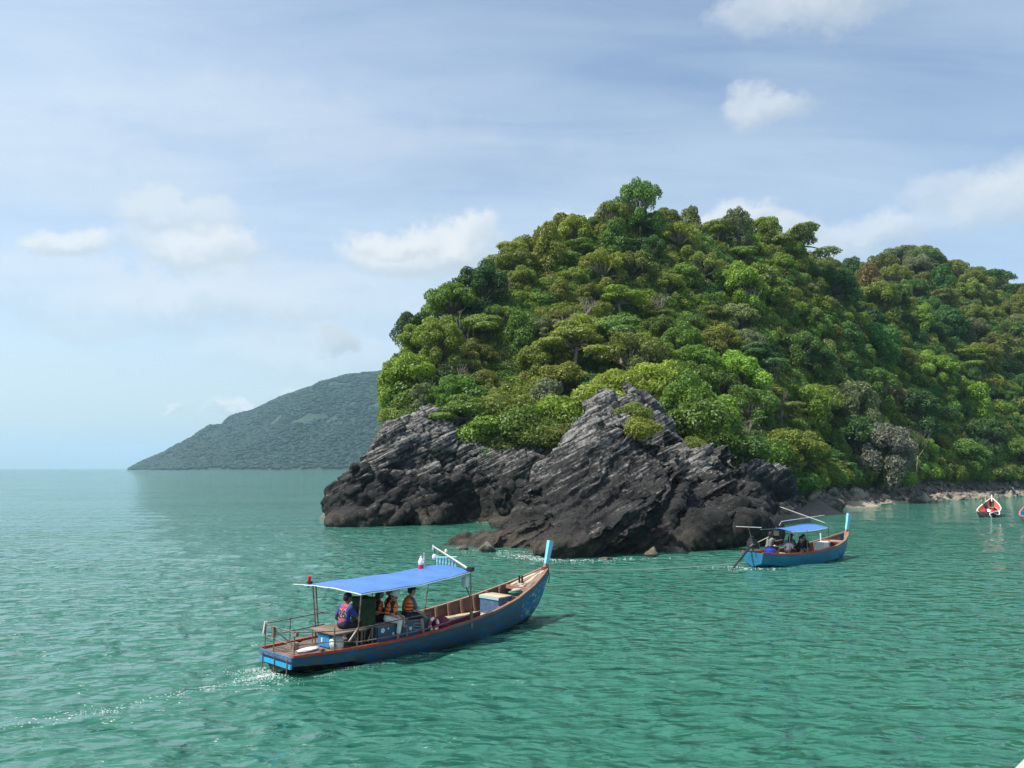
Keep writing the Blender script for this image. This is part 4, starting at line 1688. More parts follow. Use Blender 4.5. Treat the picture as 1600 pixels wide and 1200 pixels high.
def build_hull(root, H, m_side, m_bottom, m_bow, bow_from, m_in, n=46, inner_from=None, inner_to=None):
    xs = H.stations(n)
    mb = MB()
    for sgn in (1, -1):
        P = [[Vector((x + (0.0), sgn * y, z)) for y, z in H.section(x)] for x in xs]
        ni, nj = len(P), len(P[0])
        vs = [v for r in P for v in r]
        base = len(mb.v)
        mb.v += [tuple(v) for v in vs]
        for i in range(ni - 1):
            for j in range(nj - 1):
                x = xs[i]
                if j >= 4 or (H.si and x < 1.7 and j >= 3):  # recessed stern underside coloured black too, its shade put into the paint
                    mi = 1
                elif x > bow_from and j >= 1:
                    mi = 2
                else:
                    mi = 0
                mb.f.append((base + i * nj + j, base + i * nj + j + 1, base + (i + 1) * nj + j + 1, base + (i + 1) * nj + j))
                mb.m.append(mi)
    # transom
    sec = H.section(0)
    vs = [(0, y, z) for y, z in sec] + [(0, -y, z) for y, z in reversed(sec)]
    k = 3
    mb.mat(0).add([(0, sec[0][0], sec[0][1]), (0, -sec[0][0], sec[0][1]), (0, -sec[2][0], sec[2][1]), (0, sec[2][0], sec[2][1])], [(0, 1, 2, 3)])
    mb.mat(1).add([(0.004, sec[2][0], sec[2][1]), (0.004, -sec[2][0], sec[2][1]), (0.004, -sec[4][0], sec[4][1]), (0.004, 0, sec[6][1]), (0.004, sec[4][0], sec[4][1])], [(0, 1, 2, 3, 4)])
    hull = mb.build("hull", [m_side, m_bottom, m_bow], root, True)
    # inner lining
    a, b = inner_from if inner_from is not None else 0.04, inner_to if inner_to is not None else H.L - 0.35
    mi = MB()
    xi = np.linspace(a, b, 30)
    for sgn in (1, -1):
        mi.grid([[Vector((x, sgn * y, z)) for y, z in H.section(x, 0.055)[:6]] for x in xi])
    mi.build("inner_lining", m_in, root, True)
    return hull


def gunwales(root, H, m_a, m_b, split, w=0.085, h=0.055):
    for sgn in (1, -1):
        for (x0, x1, m) in ((0.0, split, m_a), (split, H.L - 0.05, m_b)):
            if x1 - x0 < 0.1:
                continue
            xs = np.linspace(x0, x1, 22)
            mb = MB()
            sweep(mb, [(x, sgn * (H.B(x) - 0.01), H.S(x) + 0.012) for x in xs], w, h)
            mb.build("gunwale", m, root)


def planks(root, H, x0, x1, z_of, width, m, name="deck_plank", inset=0.06, thick=0.035, n=10, ymax=None):
    bmax = max(H.B(x) for x in np.linspace(x0, x1, 20)) - inset
    ny = int(math.ceil(2 * bmax / width))
    for k in range(ny):
        ya, yb = -ny * width / 2 + k * width + 0.006, -ny * width / 2 + (k + 1) * width - 0.006
        rows = []
        jz = rb.uniform(-0.006, 0.006)
        xa = x0 + rb.uniform(0, 0.03)
        for x in np.linspace(xa, x1 - rb.uniform(0, 0.04), n):
            lim = H.B(x) - inset
            a, b = max(ya, -lim), min(yb, lim)
            if b - a > 0.02:
                rows.append((x, a, b, z_of(x) + jz))
        if len(rows) < 2:
            continue
        vs, fs = [], []
        for x, a, b, z in rows:
            vs += [(x, a, z), (x, b, z), (x, b, z - thick), (x, a, z - thick)]
        q = len(rows)
        fs = [(i * 4 + j, i * 4 + (j + 1) % 4, (i + 1) * 4 + (j + 1) % 4, (i + 1) * 4 + j) for i in range(q - 1) for j in range(4)] + [(3, 2, 1, 0), tuple((q - 1) * 4 + j for j in range(4))]
        MB().add(vs, fs).build(name, m, root)


def blade_post(root, base, top, w0, w1, t, m, m_foot):
    """upright stem head widening to the top"""
    a, b = Vector(base), Vector(top)
    d = (b - a).normalized()
    sd_ = Vector((0, 1, 0))
    fw = sd_.cross(d).normalized()

    def bar(p, q, wa, wb, ta, tb, name, mm):
        mb = MB()
        vs = []
        for c, w, tt in ((p, wa, ta), (p.lerp(q, 0.5), (wa + wb) / 2 * 0.97, (ta + tb) / 2), (q, wb, tb)):
            vs += [c + fw * w / 2 + sd_ * tt / 2, c - fw * w / 2 + sd_ * tt / 2, c - fw * w / 2 - sd_ * tt / 2, c + fw * w / 2 - sd_ * tt / 2]
        fs = [(i * 4 + j, i * 4 + (j + 1) % 4, (i + 1) * 4 + (j + 1) % 4, (i + 1) * 4 + j) for i in range(2) for j in range(4)] + [(3, 2, 1, 0), (8, 9, 10, 11)]
        mb.add(vs, fs)
        return mb.build(name, mm, root)

    bar(a - d * 0.35, a + d * 0.12, w0 * 0.95, w0, t * 1.02, t * 1.02, "stem_foot", m_foot)
    bar(a + d * 0.12, b, w0, w1, t, t * 1.25, "prow_post", m)


def local_frame(org, head):
    c, s = math.cos(head), math.sin(head)

    def f(x, y, z):
        return (org[0] + c * x - s * y, org[1] + s * x + c * y, z)
    return f


# ---------------- near boat
boat = empty("tour_boat", tuple(B1_ORG), B1_HEAD)
tag(boat, "large blue wooden longtail boat with blue canopy and orange-vested passengers", "boat")
L1 = local_frame(B1_ORG, B1_HEAD)
H1 = Hull([0, 1, 2, 3, 4, 5, 6, 7, 8, 8.7, 9.2], [.66, .80, .91, .98, 1.01, .99, .91, .76, .50, .26, .05],
          [.45, .43, .42, .44, .48, .55, .66, .82, 1.06, 1.28, 1.46], [.02, -.15, -.22, -.26, -.28, -.28, -.26, -.20, -.06, .40, 1.15], 0.80, 1.0)
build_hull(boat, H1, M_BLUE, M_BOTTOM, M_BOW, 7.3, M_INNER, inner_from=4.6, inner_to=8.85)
gunwales(boat, H1, M_RED, M_RAILWOOD, 4.3)
planks(boat, H1, 0.02, 4.72, lambda x: H1.S(x) - 0.015, 0.17, M_DECK)
planks(boat, H1, 4.75, 7.7, lambda x: 0.34 + 0.02 * (x - 4.75), 0.19, M_FLOOR, "floor_plank", 0.16)
for k, y in enumerate((-0.28, -0.06, 0.17, 0.36)):
    xs = (7.95, 8.75) if abs(y) > 0.2 else (7.9, 9.0)
    mb = MB()
    sweep(mb, [(xs[0], y, H1.S(xs[0]) - 0.03), ((xs[0] + xs[1]) / 2, y * 0.72, H1.S((xs[0] + xs[1]) / 2) - 0.01), (xs[1], y * 0.32, H1.S(xs[1]) - 0.0)], 0.15, 0.035)
    mb.build("foredeck_plank", M_FLOOR if k % 2 else M_DECK, boat)
MB().box((7.88, 0, H1.S(7.88) - 0.06), (0.09, 2 * H1.B(7.88) - 0.10, 0.10)).build("deck_beam", M_RAILWOOD, boat)
MB().box((4.70, 0, 0.36), (0.05, 2 * H1.B(4.7) - 0.16, 0.26)).build("bulkhead", M_INNER, boat)
for x in np.arange(4.95, 7.8, 0.44):
    for sgn in (1, -1):
        pts = [(x, sgn * y, z) for y, z in H1.section(x, 0.085)[:5]]
        mb = MB()
        P = [Vector(p) for p in pts]
        vs = []
        for p in P:
            i_ = Vector((0, -sgn * 0.055, 0))
            vs += [p + Vector((-.04, 0, 0)), p + Vector((.04, 0, 0)), p + Vector((.04, 0, 0)) + i_, p + Vector((-.04, 0, 0)) + i_]
        q = len(P)
        mb.add(vs, [(i * 4 + j, i * 4 + (j + 1) % 4, (i + 1) * 4 + (j + 1) % 4, (i + 1) * 4 + j) for i in range(q - 1) for j in range(4)] + [(3, 2, 1, 0), tuple((q - 1) * 4 + j for j in range(4))])
        mb.build("rib", M_RIB, boat)
blade_post(boat, (9.10, 0, 1.45), (9.34, 0, 2.24), 0.14, 0.21, 0.085, M_PROW, M_RAILWOOD)
# transom trim and guard rods
MB().box((-0.02, 0, 0.405), (0.05, 1.34, 0.09)).build("transom_board", M_BOXBLUE, boat)
MB().box((-0.018, 0, 0.245), (0.045, 1.28, 0.09)).build("transom_board", M_SKYBLUE, boat)
for y in (-0.52, 0.0, 0.5):
    MB().tube([(-0.05, y, 0.40), (-0.06, y, -0.25)], 0.014).build("guard_rod", M_STEEL, boat)
mb = MB().tube([(-0.05, -0.55, -0.02), (-0.05, 0.55, -0.02)], 0.012)
mb.build("guard_rod", M_STEEL, boat)


# railings round the stern
def rail_post(x, y, z0, z1, lean=(0, 0)):
    MB().tube([(x, y, z0), (x + lean[0], y + lean[1], z1)], 0.014).build("rail_post", M_STEEL, boat)


for x, y in ((0.05, 0.60), (0.05, 0.22), (0.08, -0.58), (0.75, 0.72), (0.95, -0.80)):
    rail_post(x, y, 0.42, 1.0 if y > 0.3 else 0.96)
for nm, pts in (
    ("handrail", [(0.05, 0.60, 0.99), (0.75, 0.72, 0.98), (1.75, 0.86, 0.98)]),
    ("handrail", [(0.08, -0.58, 0.95), (0.95, -0.80, 0.88), (1.55, -0.85, 0.86), (2.4, -0.93, 0.90), (3.55, -0.96, 0.93)]),
    ("handrail", [(0.05, 0.60, 0.99), (0.05, 0.22, 0.97), (0.08, -0.58, 0.95)]),
    ("lower_rail", [(0.05, 0.60, 0.70), (1.75, 0.84, 0.70)]),
    ("lower_rail", [(0.08, -0.58, 0.68), (0.95, -0.80, 0.66), (1.55, -0.86, 0.56), (2.5, -0.93, 0.56), (3.6, -0.97, 0.58), (4.9, -0.98, 0.72)]),
    ("lower_rail", [(0.06, 0.60, 0.70), (0.08, -0.58, 0.68)]),
):
    MB().tube(pts, 0.013).build(nm, M_STEEL, boat)
rail_post(2.9, -0.95, 0.44, 0.92)
rail_post(3.6, -0.97, 0.46, 0.93)
MB().box((0.05, 0.22, 0.86), (0.07, 0.06, 0.24)).build("rail_fender", M_DECK, boat)
MB().box((0.05, 0.62, 0.90), (0.06, 0.05, 0.26), (0.1, 0.1, 0)).build("rail_fender", M_DRIFT, boat)
MB().box((0.10, -0.58, 0.90), (0.10, 0.10, 0.07), (0, 0.3, 0.4)).build("rail_clamp", M_STEEL, boat)
MB().tube([(0.12, 0.46, 0.92), (0.50, 0.10, 0.50)], 0.018).build("brace", M_STEEL, boat)
MB().box((0.52, 0.10, 0.50), (0.12, 0.14, 0.14)).build("cleat", M_DECK, boat)
MB().box((0.70, -0.70, 0.475), (0.10, 0.08, 0.11)).build("cleat", M_DECK, boat)
# canopy
CAN = [(1.50, -1.00, 1.66), (5.02, -0.92, 1.80), (5.30, 0.90, 1.79), (1.38, 1.16, 1.67)]


def can_z(u, v):
    a, b, c, d = (Vector(p) for p in CAN)
    p = (a * (1 - u) + b * u) * (1 - v) + (d * (1 - u) + c * u) * v
    p.z += 0.075 * math.sin(math.pi * v) * (0.4 + 0.6 * u) - 0.05 * math.sin(math.pi * u) + 0.008 * math.sin(u * 22 + v * 3) + 0.006 * math.sin(v * 17 + u * 9)
    return p


mb = MB()
NU, NV = 34, 16
top = [[can_z(i / NU, j / NV) for j in range(NV + 1)] for i in range(NU + 1)]
mb.grid(top)
mb.grid([[p - Vector((0, 0, 0.008)) for p in r] for r in top])
for edge in (top[0], top[-1], [r[0] for r in top], [r[-1] for r in top]):
    mb.grid([edge, [p - Vector((0, 0, 0.035)) for p in edge]])
can = mb.build("canopy", M_TARP, boat, True)
for a, b in ((0, 1), (1, 2), (2, 3), (3, 0)):
    P = [can_z(*uv) - Vector((0, 0, 0.03)) for uv in ([(t / 12, 0) for t in range(13)], [(1, t / 12) for t in range(13)], [(t / 12, 1) for t in range(13)], [(0, t / 12) for t in range(13)])[a]]
    MB().tube(P, 0.013).build("canopy_frame", M_WHITE, can)
for u in (0.25, 0.5, 0.75):
    MB().tube([can_z(u, t / 10) - Vector((0, 0, 0.025)) for t in range(11)], 0.012).build("canopy_frame", M_STEEL, can)
MB().tube([(1.42, 1.15, 1.64), (1.22, 1.40, 1.65)], 0.012).build("canopy_frame", M_WHITE, can)
for base, top_ in (((1.50, -0.88, 0.43), (1.52, -0.98, 1.63)), ((1.55, 0.86, 0.43), (1.50, 0.98, 1.64)), ((1.62, 0.86, 0.43), (1.60, 1.0, 1.64)), ((5.0, -0.97, 0.42), (5.02, -0.92, 1.86)), ((5.05, 0.95, 0.45), (5.20, 0.88, 1.75)), ((3.3, 0.97, 0.46), (3.3, 1.0, 1.66))):
    MB().tube([base, top_], 0.017).build("canopy_pole", M_STEEL, boat)
MB().box((5.0, -0.98, 0.58), (0.07, 0.05, 0.42)).build("pole_stump", M_DECK, boat)
MB().tube([(1.50, -0.92, 0.88), (1.25, -0.92, 0.62)], 0.024).build("pole_bracket", M_STEEL, boat)
# boom and gear on the roof
MB().tube([(5.05, -0.86, 1.84), (5.25, 0.25, 2.12), (5.35, 0.95, 2.30)], [0.030, 0.026, 0.020]).build("boom", M_DRIFT, boat)
MB().box((5.05, -0.88, 1.86), (0.14, 0.16, 0.10), (0, 0, 0.3)).build("boom_lashing", M_BLACK, boat)
MB().tube([(5.36, 0.96, 2.20), (5.36, 0.96, 2.34)], 0.022).build("boom_cap", M_WHITE, boat)


def thing1(name, label, cat, x, y, z, rz=0.0, group=None):
    t = empty(name, L1(x, y, z), B1_HEAD + rz)
    tag(t, label, cat, group)
    return t


j = thing1("water_jug", "red and white water jug standing on the blue canopy", "jug", 4.55, 0.52, 1.80)
MB().lathe([(0.001, 0), (0.072, 0), (0.075, 0.10), (0.072, 0.105)], n=18).build("base", M_REDP, j, True)
MB().lathe([(0.070, 0.105), (0.075, 0.12), (0.072, 0.20), (0.045, 0.27), (0.03, 0.28)], n=18).build("body", M_WHITE, j, True)
MB().lathe([(0.03, 0.28), (0.034, 0.285), (0.030, 0.33), (0.002, 0.335)], n=14).build("cap", M_WHITE, j, True)
MB().tube([(0, -0.11, 0.17), (0, 0.11, 0.17)], 0.016).build("handle", M_WHITE, j)
f_ = thing1("round_float", "small white round float hanging from the boom tip", "float", 5.30, 0.83, 2.02)
MB().lathe([(0.002, -0.085), (0.045, -0.07), (0.068, -0.02), (0.066, 0.03), (0.04, 0.075), (0.002, 0.085)], n=16).build("ball", M_WHITE, f_, True)
MB().tube([(0, 0, 0.08), (0.02, 0.04, 0.22)], 0.012).build("cord", M_GREEN, f_)
f_ = thing1("signal_lamp", "cream signal lamp on a thin stalk above the pale blue rail", "lamp", 5.28, 0.33, 1.84)
MB().tube([(0, 0, 0), (0, 0, 0.34)], 0.012).build("stalk", M_PALEBLUE, f_)
MB().lathe([(0.002, 0.33), (0.038, 0.35), (0.040, 0.40), (0.024, 0.43), (0.002, 0.435)], n=14).build("globe", M_LAMP, f_, True)
f_ = thing1("bottle", "pale upright bottle behind the red and white jug", "bottle", 4.78, 0.66, 1.80)
MB().lathe([(0.002, 0), (0.03, 0), (0.03, 0.22), (0.016, 0.30), (0.018, 0.38), (0.002, 0.385)], n=12).build("body", M_DRIFT, f_, True)
r_ = thing1("baluster_rail", "pale blue baluster rail standing on the front of the canopy", "rail", 5.26, 0.30, 1.80)
for k in range(7):
    y = 0.36 - k * 0.125
    MB().lathe([(0.018, 0), (0.030, 0.01), (0.030, 0.03), (0.016, 0.06), (0.030, 0.12), (0.034, 0.16), (0.016, 0.22), (0.030, 0.27), (0.030, 0.30)], (0, y, -0.02 - 0.012 * k), 10).build("baluster", M_PALEBLUE, r_, True)
MB().box((0, -0.015, -0.035), (0.07, 0.90, 0.03), (-0.09, 0, 0)).build("bottom_rail", M_PALEBLUE, r_)
MB().box((0, -0.015, 0.265), (0.055, 0.88, 0.026), (-0.09, 0, 0)).build("top_rail", M_PALEBLUE, r_)
f_ = thing1("stern_light", "small red light on the stern corner of the canopy", "lamp", 1.40, 1.02, 1.66)
MB().lathe([(0.002, 0.07), (0.038, 0.08), (0.042, 0.18), (0.030, 0.22), (0.002, 0.225)], n=12, rot=(0.25, 0, 0)).build("lens", M_REDP, f_, True)
MB().box((0.02, -0.03, 0.06), (0.09, 0.10, 0.06), (0.2, 0, 0.3)).build("base", M_BLACK, f_)
MB().tube([(0, 0, -0.06), (0, 0, 0.06)], 0.012).build("stalk", M_BLACK, f_)
f_ = thing1("jerrycan", "white jerrycan hung below the canopy's front corner", "jerrycan", 5.0, -0.74, 1.44)
MB().box((0, 0, 0.08), (0.12, 0.17, 0.25), bev=0.03).build("body", M_FOAMBOX, f_, True)
MB().tube([(0, -0.05, 0.21), (0, -0.05, 0.30), (0, 0.05, 0.30), (0, 0.05, 0.21)], 0.012).build("handle", M_WHITE, f_)
MB().tube([(0, -0.03, -0.05), (0.02, -0.10, -0.16), (0, -0.18, -0.30)], 0.012).build("hose", M_BLACK, f_)

# helmsman's bench, crate, engine
s_ = thing1("helm_bench", "weathered wooden bench on thin steel legs under the helmsman", "bench", 1.45, -0.22, 0.43)
for k in range(4):
    MB().box((-0.34 + 0.225 * k, 0, 0.345), (0.215, 1.02, 0.04), bev=0.006).build("seat_plank", M_DECK, s_)
for x, y in ((-0.40, 0.46), (-0.32, 0.46), (-0.40, -0.47), (0.40, -0.47), (0.40, 0.46)):
    MB().tube([(x, y, 0), (x, y, 0.33)], 0.013).build("leg", M_STEEL, s_)
c_ = thing1("plastic_crate", "blue plastic crate with dark lid under the helmsman's bench", "crate", 1.24, -0.20, 0.43)
MB().box((0, 0, 0.14), (0.36, 0.46, 0.27), bev=0.012).build("body", M_CRATE, c_)
MB().box((0, 0, 0.295), (0.40, 0.50, 0.035), bev=0.01).build("lid", M_BLACK, c_)
MB().box((-0.186, 0.05, 0.15), (0.012, 0.05, 0.09)).build("latch", M_WHITE, c_)


def lumpy(name, r, seed, m, loc, rz, label, cat, sc_=(1, 1, 1)):
    bm = bmesh.new()
    bmesh.ops.create_icosphere(bm, subdivisions=4, radius=r)
    V = np.array([v.co[:] for v in bm.verts])
    d = V / r
    V = V * (1 + 0.35 * fbm(d * 1.5 + seed, 3) + 0.16 * ridged(d * 2.8 + seed, 3))[:, None] * sc_
    V[:, 2] = np.maximum(V[:, 2], -r * 0.6 * sc_[2])
    V[:, 2] -= V[:, 2].min()
    for v, c in zip(bm.verts, V):
        v.co = c
    me = bpy.data.meshes.new(name)
    bm.to_mesh(me)
    bm.free()
    o = link(name, me, m, None, True)
    o.location = loc
    o.rotation_euler = (0, 0, rz)
    return tag(o, label, cat)


M_BAG = paint("milky_plastic_bag", (0.55, 0.62, 0.60), 0.35, 0.2, 6.0, bump=0.4)
lumpy("plastic_bag", 0.15, 4, M_BAG, L1(1.18, -0.56, 0.43), 0.4, "full milky plastic bag beside the blue crate", "bag", (1, 1, 1.15))
lumpy("plastic_bag", 0.13, 9, M_WHITE, L1(0.62, -0.28, 0.43), 0.9, "flat white plastic bag lying on the stern deck", "bag", (2.0, 0.8, 0.35))
# engine under the bench, tarp-covered box
e_ = thing1("inboard_engine", "dark inboard engine in the open frame between bench and blue locker", "engine", 1.92, -0.42, 0.43)
MB().box((0.05, 0, 0.16), (0.40, 0.42, 0.30), bev=0.03).build("block", M_BLACK, e_)
MB().lathe([(0.002, 0), (0.15, 0), (0.15, 0.06), (0.002, 0.06)], (-0.22, 0, 0.18), 18, (0, -math.pi / 2, 0)).build("flywheel", M_GREY, e_, True)
MB().tube([(0.15, -0.16, 0.25), (0.15, -0.24, 0.32), (0.0, -0.30, 0.05)], 0.02).build("exhaust_pipe", M_STEEL, e_)
for x in (-0.18, 0.12, 0.25):
    MB().box((x, -0.30, 0.18), (0.04, 0.03, 0.36)).build("frame_post", M_DECK, e_)
g_ = thing1("canvas_box", "tall box wrapped in dark green canvas before the helmsman", "box", 2.02, -0.38, 0.80)
bm = bmesh.new()
bmesh.ops.create_cube(bm, size=1.0)
bmesh.ops.subdivide_edges(bm, edges=bm.edges[:], cuts=14, use_grid_fill=True)
V = np.array([v.co[:] for v in bm.verts]) * (0.36, 0.44, 0.64)
V += (0, 0, 0.33)
d_ = fbm(V * 5 + 3, 4)
V += (V - (0, 0, 0.33)) * (0.14 * d_)[:, None]
V[:, 0] += 0.02 * np.sin(V[:, 2] * 26 + V[:, 1] * 5)
for v, c in zip(bm.verts, V):
    v.co = c
me = bpy.data.meshes.new("cover")
bm.to_mesh(me)
bm.free()
link("cover", me, M_GREEN, g_, True)
MB().box((0, 0, -0.03), (0.42, 0.50, 0.035)).build("base_board", M_DECK, g_)
mb = MB()
for z in (0.2, 0.48):
    mb.tube([(-0.19, -0.23, z), (0.19, -0.23, z), (0.19, 0.23, z), (-0.19, 0.23, z), (-0.19, -0.23, z)], 0.009)
mb.build("lashing", M_GREEN, g_)

# blue locker with painted flowers: passengers sit on it
k_ = thing1("side_locker", "long blue wooden locker painted with small white flowers, passengers' seat", "locker", 2.15, 0.0, 0.43)
MB().box((0.80, -0.775, 0.09), (1.60, 0.035, 0.175)).build("side_board", M_BLUE, k_)
MB().box((0.80, -0.778, 0.262), (1.60, 0.035, 0.165)).build("side_board", M_BLUE, k_)
MB().box((0.0, -0.14, 0.17), (0.04, 1.23, 0.34)).build("end_board", M_BLUE, k_)
MB().box((1.60, -0.14, 0.17), (0.04, 1.23, 0.34)).build("end_board", M_BLUE, k_)
for i in range(4):
    MB().box((0.80, -0.645 + 0.31 * i, 0.362), (1.68, 0.295, 0.035)).build("seat_plank", M_DECK, k_)
M_FLOWER = paint("white_paint_flower", (0.60, 0.68, 0.72), 0.5, 0.1, 9.0, bump=0)
for x, z, r in ((0.14, 0.33, 0.055), (0.45, 0.19, 0.03), (0.60, 0.34, 0.025), (0.98, 0.24, 0.045), (0.86, 0.36, 0.02), (0.30, 0.36, 0.022)):
    mb = MB()
    for k in range(5):
        th = k * 1.2566
        mb.lathe([(r * 0.52, 0), (r * 0.52, 0.003)], (x + r * 0.62 * math.cos(th), -0.799, z * 0.8 + r * 0.62 * math.sin(th)), 8, (math.pi / 2, 0, 0))
    mb.build("painted_flower", M_FLOWER, k_)
mb = MB()
for i in range(3):
    mb.tube([(1.05 + 0.10 * t, -0.801, 0.27 - 0.06 * i + 0.025 * math.sin(t * 1.7 + i)) for t in range(4)], 0.006, 5)
mb.build("painted_bird", M_DRIFT, k_)

# life ring
lr = thing1("life_ring", "red and white life ring leaning on the end of the blue locker", "life ring", 3.82, -0.86, 0.62)
lr.scale = (0.72,) * 3
lr.rotation_euler = (R(82), 0, B1_HEAD + 0.1)
NS, NR = 40, 10
for seg in range(8):
    P = [[((0.20 + 0.058 * math.cos(2 * math.pi * j / NR)) * math.cos(2 * math.pi * (seg * 5 + i) / NS), (0.20 + 0.058 * math.cos(2 * math.pi * j / NR)) * math.sin(2 * math.pi * (seg * 5 + i) / NS), 0.058 * math.sin(2 * math.pi * j / NR)) for j in range(NR + 1)] for i in range(6)]
    MB().grid(P).build("ring_segment", M_REDP if seg % 2 else M_WHITE, lr, True)

lumpy("duffel_bag", 0.19, 14, M_CRIMSON, L1(4.22, -0.66, 0.45), 0.5, "lumpy crimson bag in front of the capped passenger", "bag", (1.3, 0.9, 0.9))
p_ = thing1("crimson_board", "crimson board lying along the near rail in front of the bag", "board", 4.90, -0.82, 0.47, -0.04)
MB().box((0, 0, 0.09), (1.10, 0.03, 0.20), (0.25, -0.10, 0)).build("board", M_CRIMSON, p_)
MB().box((0, 0.016, 0.19), (1.12, 0.03, 0.02), (0.25, -0.10, 0)).build("edge", M_BLACK, p_)
b_ = thing1("black_mat", "black folded mat on the pale floor behind the crimson bag", "mat", 4.75, -0.18, 0.36, 0.2)
MB().box((0, 0, 0.02), (0.55, 0.30, 0.03), bev=0.006).build("fold", M_BLACK, b_)
MB().box((0.02, 0.01, 0.052), (0.52, 0.28, 0.028), (0, 0.02, 0.05), bev=0.006).build("fold", M_BLACK, b_)

# blue box with hauling drum
x_ = thing1("wooden_box", "faded blue wooden box with pale plank lid in the bow", "box", 6.98, 0.03, 0.38, 0.0)
MB().box((0, 0.05, 0.23), (0.52, 0.74, 0.46)).build("body", M_BOXBLUE, x_)
for i in range(4):
    MB().box((-0.205 + 0.137 * i, 0.05, 0.475), (0.13, 0.80, 0.03), bev=0.004).build("lid_plank", M_FLOOR, x_)
for sgn in (1, -1):
    MB().box((sgn * 0.27, 0.05, 0.435), (0.025, 0.78, 0.06)).build("lid_trim", M_PALEBLUE if sgn < 0 else M_BOXBLUE, x_)
    MB().box((0, 0.05 + sgn * 0.385, 0.435), (0.56, 0.025, 0.06)).build("lid_trim", M_BOXBLUE, x_)
w_ = thing1("hauling_drum", "grey metal hauling drum on the near side of the blue box", "drum", 7.12, -0.36, 0.60)
MB().lathe([(0.002, 0), (0.10, 0), (0.11, 0.02), (0.06, 0.05), (0.055, 0.12), (0.09, 0.15), (0.10, 0.18), (0.06, 0.20), (0.002, 0.20)], (0, 0, 0), 18, (math.pi / 2, 0, 0)).build("spool", M_GREY, w_, True)
MB().lathe([(0.002, 0.19), (0.03, 0.20), (0.03, 0.25), (0.002, 0.255)], (0, 0, 0), 12, (math.pi / 2, 0, 0)).build("axle", M_STEEL, w_, True)


def rope_coil(name, loc, r, turns, m, label, seed):
    g = random.Random(seed)
    pts = []
    for k in range(turns * 14):
        th = k / 14 * 2 * math.pi
        rr = r * (0.75 + 0.25 * math.sin(k * 0.37 + seed)) + g.uniform(-.01, .01)
        pts.append((rr * math.cos(th), rr * math.sin(th) * 0.85, 0.02 + 0.018 * (k / 14) + g.uniform(0, .012)))
    o = MB().tube(pts, 0.014, 6).build(name, m, None, True)
    o.location = loc
    return tag(o, label, "rope")


rope_coil("rope_coil", L1(7.66, -0.10, 0.80), 0.22, 7, M_TEALROPE, "teal rope coil heaped beyond the blue box", 2)
rope_coil("rope_coil", L1(7.62, -0.16, 0.92), 0.15, 3, M_ROPE, "loop of white rope lying over the teal coil", 5)
MB_ = MB()
MB_.lathe([(0.002, 0), (0.24, 0), (0.24, 0.22), (0.22, 0.25), (0.002, 0.25)], (0, 0, 0), 20)
nb_ = MB_.build("basket", M_BLACK, None, True)
nb_.location = L1(7.66, -0.10, 0.56)
tag(nb_, "round black basket under the rope coils in the bow", "basket")
t_ = thing1("mooring_post", "pair of dark mooring posts wrapped with rope on the foredeck", "post", 8.0, 0.03, 0.95)
for y in (-0.05, 0.06):
    MB().tube([(0, y, -0.35), (0.01, y, 0.36)], 0.032, 10).build("post", M_BLACK, t_)
mb = MB()
for z in (0.06, 0.10, 0.14):
    mb.tube([(0.045 * math.cos(a * 0.5236), 0.005 + 0.10 * math.sin(a * 0.5236), z) for a in range(13)], 0.016, 6)
mb.build("lashing", M_ROPE, t_)
MB().tube([(0.03, 0.0, 0.05), (0.0, -0.06, -0.2), (0.06, -0.1, -0.5)], 0.012).build("rope_tail", M_ROPE, t_)
t_ = thing1("bow_lashing", "dark rope lashing tied round the stem of the near boat", "rope", 9.02, 0, 1.40)
mb = MB()
for k in range(4):
    mb.tube([(0.12 * math.cos(a * 0.5236) + 0.05, 0.10 * math.sin(a * 0.5236), 0.035 * k - 0.03) for a in range(13)], 0.019, 6)
mb.build("turns", M_INNER, t_)
MB().tube([(0.10, -0.09, 0.0), (0.13, -0.11, -0.22), (0.10, -0.10, -0.40)], 0.016, 6).build("tail", M_BLACK, t_)
MB().tube([(0.16, -0.06, 0.02), (0.17, -0.07, -0.25)], 0.013, 6).build("tail", M_ROPE, t_)

# ---------------- second boat
B2_ORG, B2_HEAD = (11.05, 35.9, 0.0), R(35)
L2 = local_frame(B2_ORG, B2_HEAD)
boat2 = empty("longtail_boat", B2_ORG, B2_HEAD)
tag(boat2, "smaller blue longtail boat with red rail and crossed poles near the rocks", "boat")
H2 = Hull([0, 1.2, 2.5, 4, 5.5, 6.5, 7.2, 7.65], [.56, .76, .87, .90, .80, .58, .30, .05], [.64, .53, .50, .54, .68, .86, 1.06, 1.2], [.0, -.2, -.25, -.25, -.22, -.12, .3, 0.95], 0.82)
build_hull(boat2, H2, M_BLUE2, M_BLUE2, M_BLUE2, 99, M_INNER)
gunwales(boat2, H2, M_RED, M_RAILWOOD, 5.2, 0.11, 0.075)
planks(boat2, H2, 0.3, 6.3, lambda x: 0.16 + 0.05 * max(0, x - 4), 0.21, M_FLOOR, "floor_plank", 0.22)
MB().box((6.45, 0, H2.S(6.45) - 0.04), (0.75, 2 * H2.B(6.45) - 0.12, 0.04), taper=1).build("foredeck", M_RAILWOOD, boat2)
for x in (0.9, 2.4, 3.7):
    MB().box((x, 0, 0.44), (0.22, 2 * H2.B(x) - 0.12, 0.035)).build("thwart", M_FLOOR, boat2)
for x in np.arange(4.2, 6.2, 0.5):
    for sgn in (1, -1):
        pts = [(x, sgn * y, z) for y, z in H2.section(x, 0.09)[:5]]
        MB().tube(pts, 0.03, 5).build("rib", M_RIB, boat2)
blade_post(boat2, (7.58, 0, 1.22), (7.90, 0, 2.12), 0.15, 0.27, 0.09, M_PROW, M_RAILWOOD)
mb = MB()
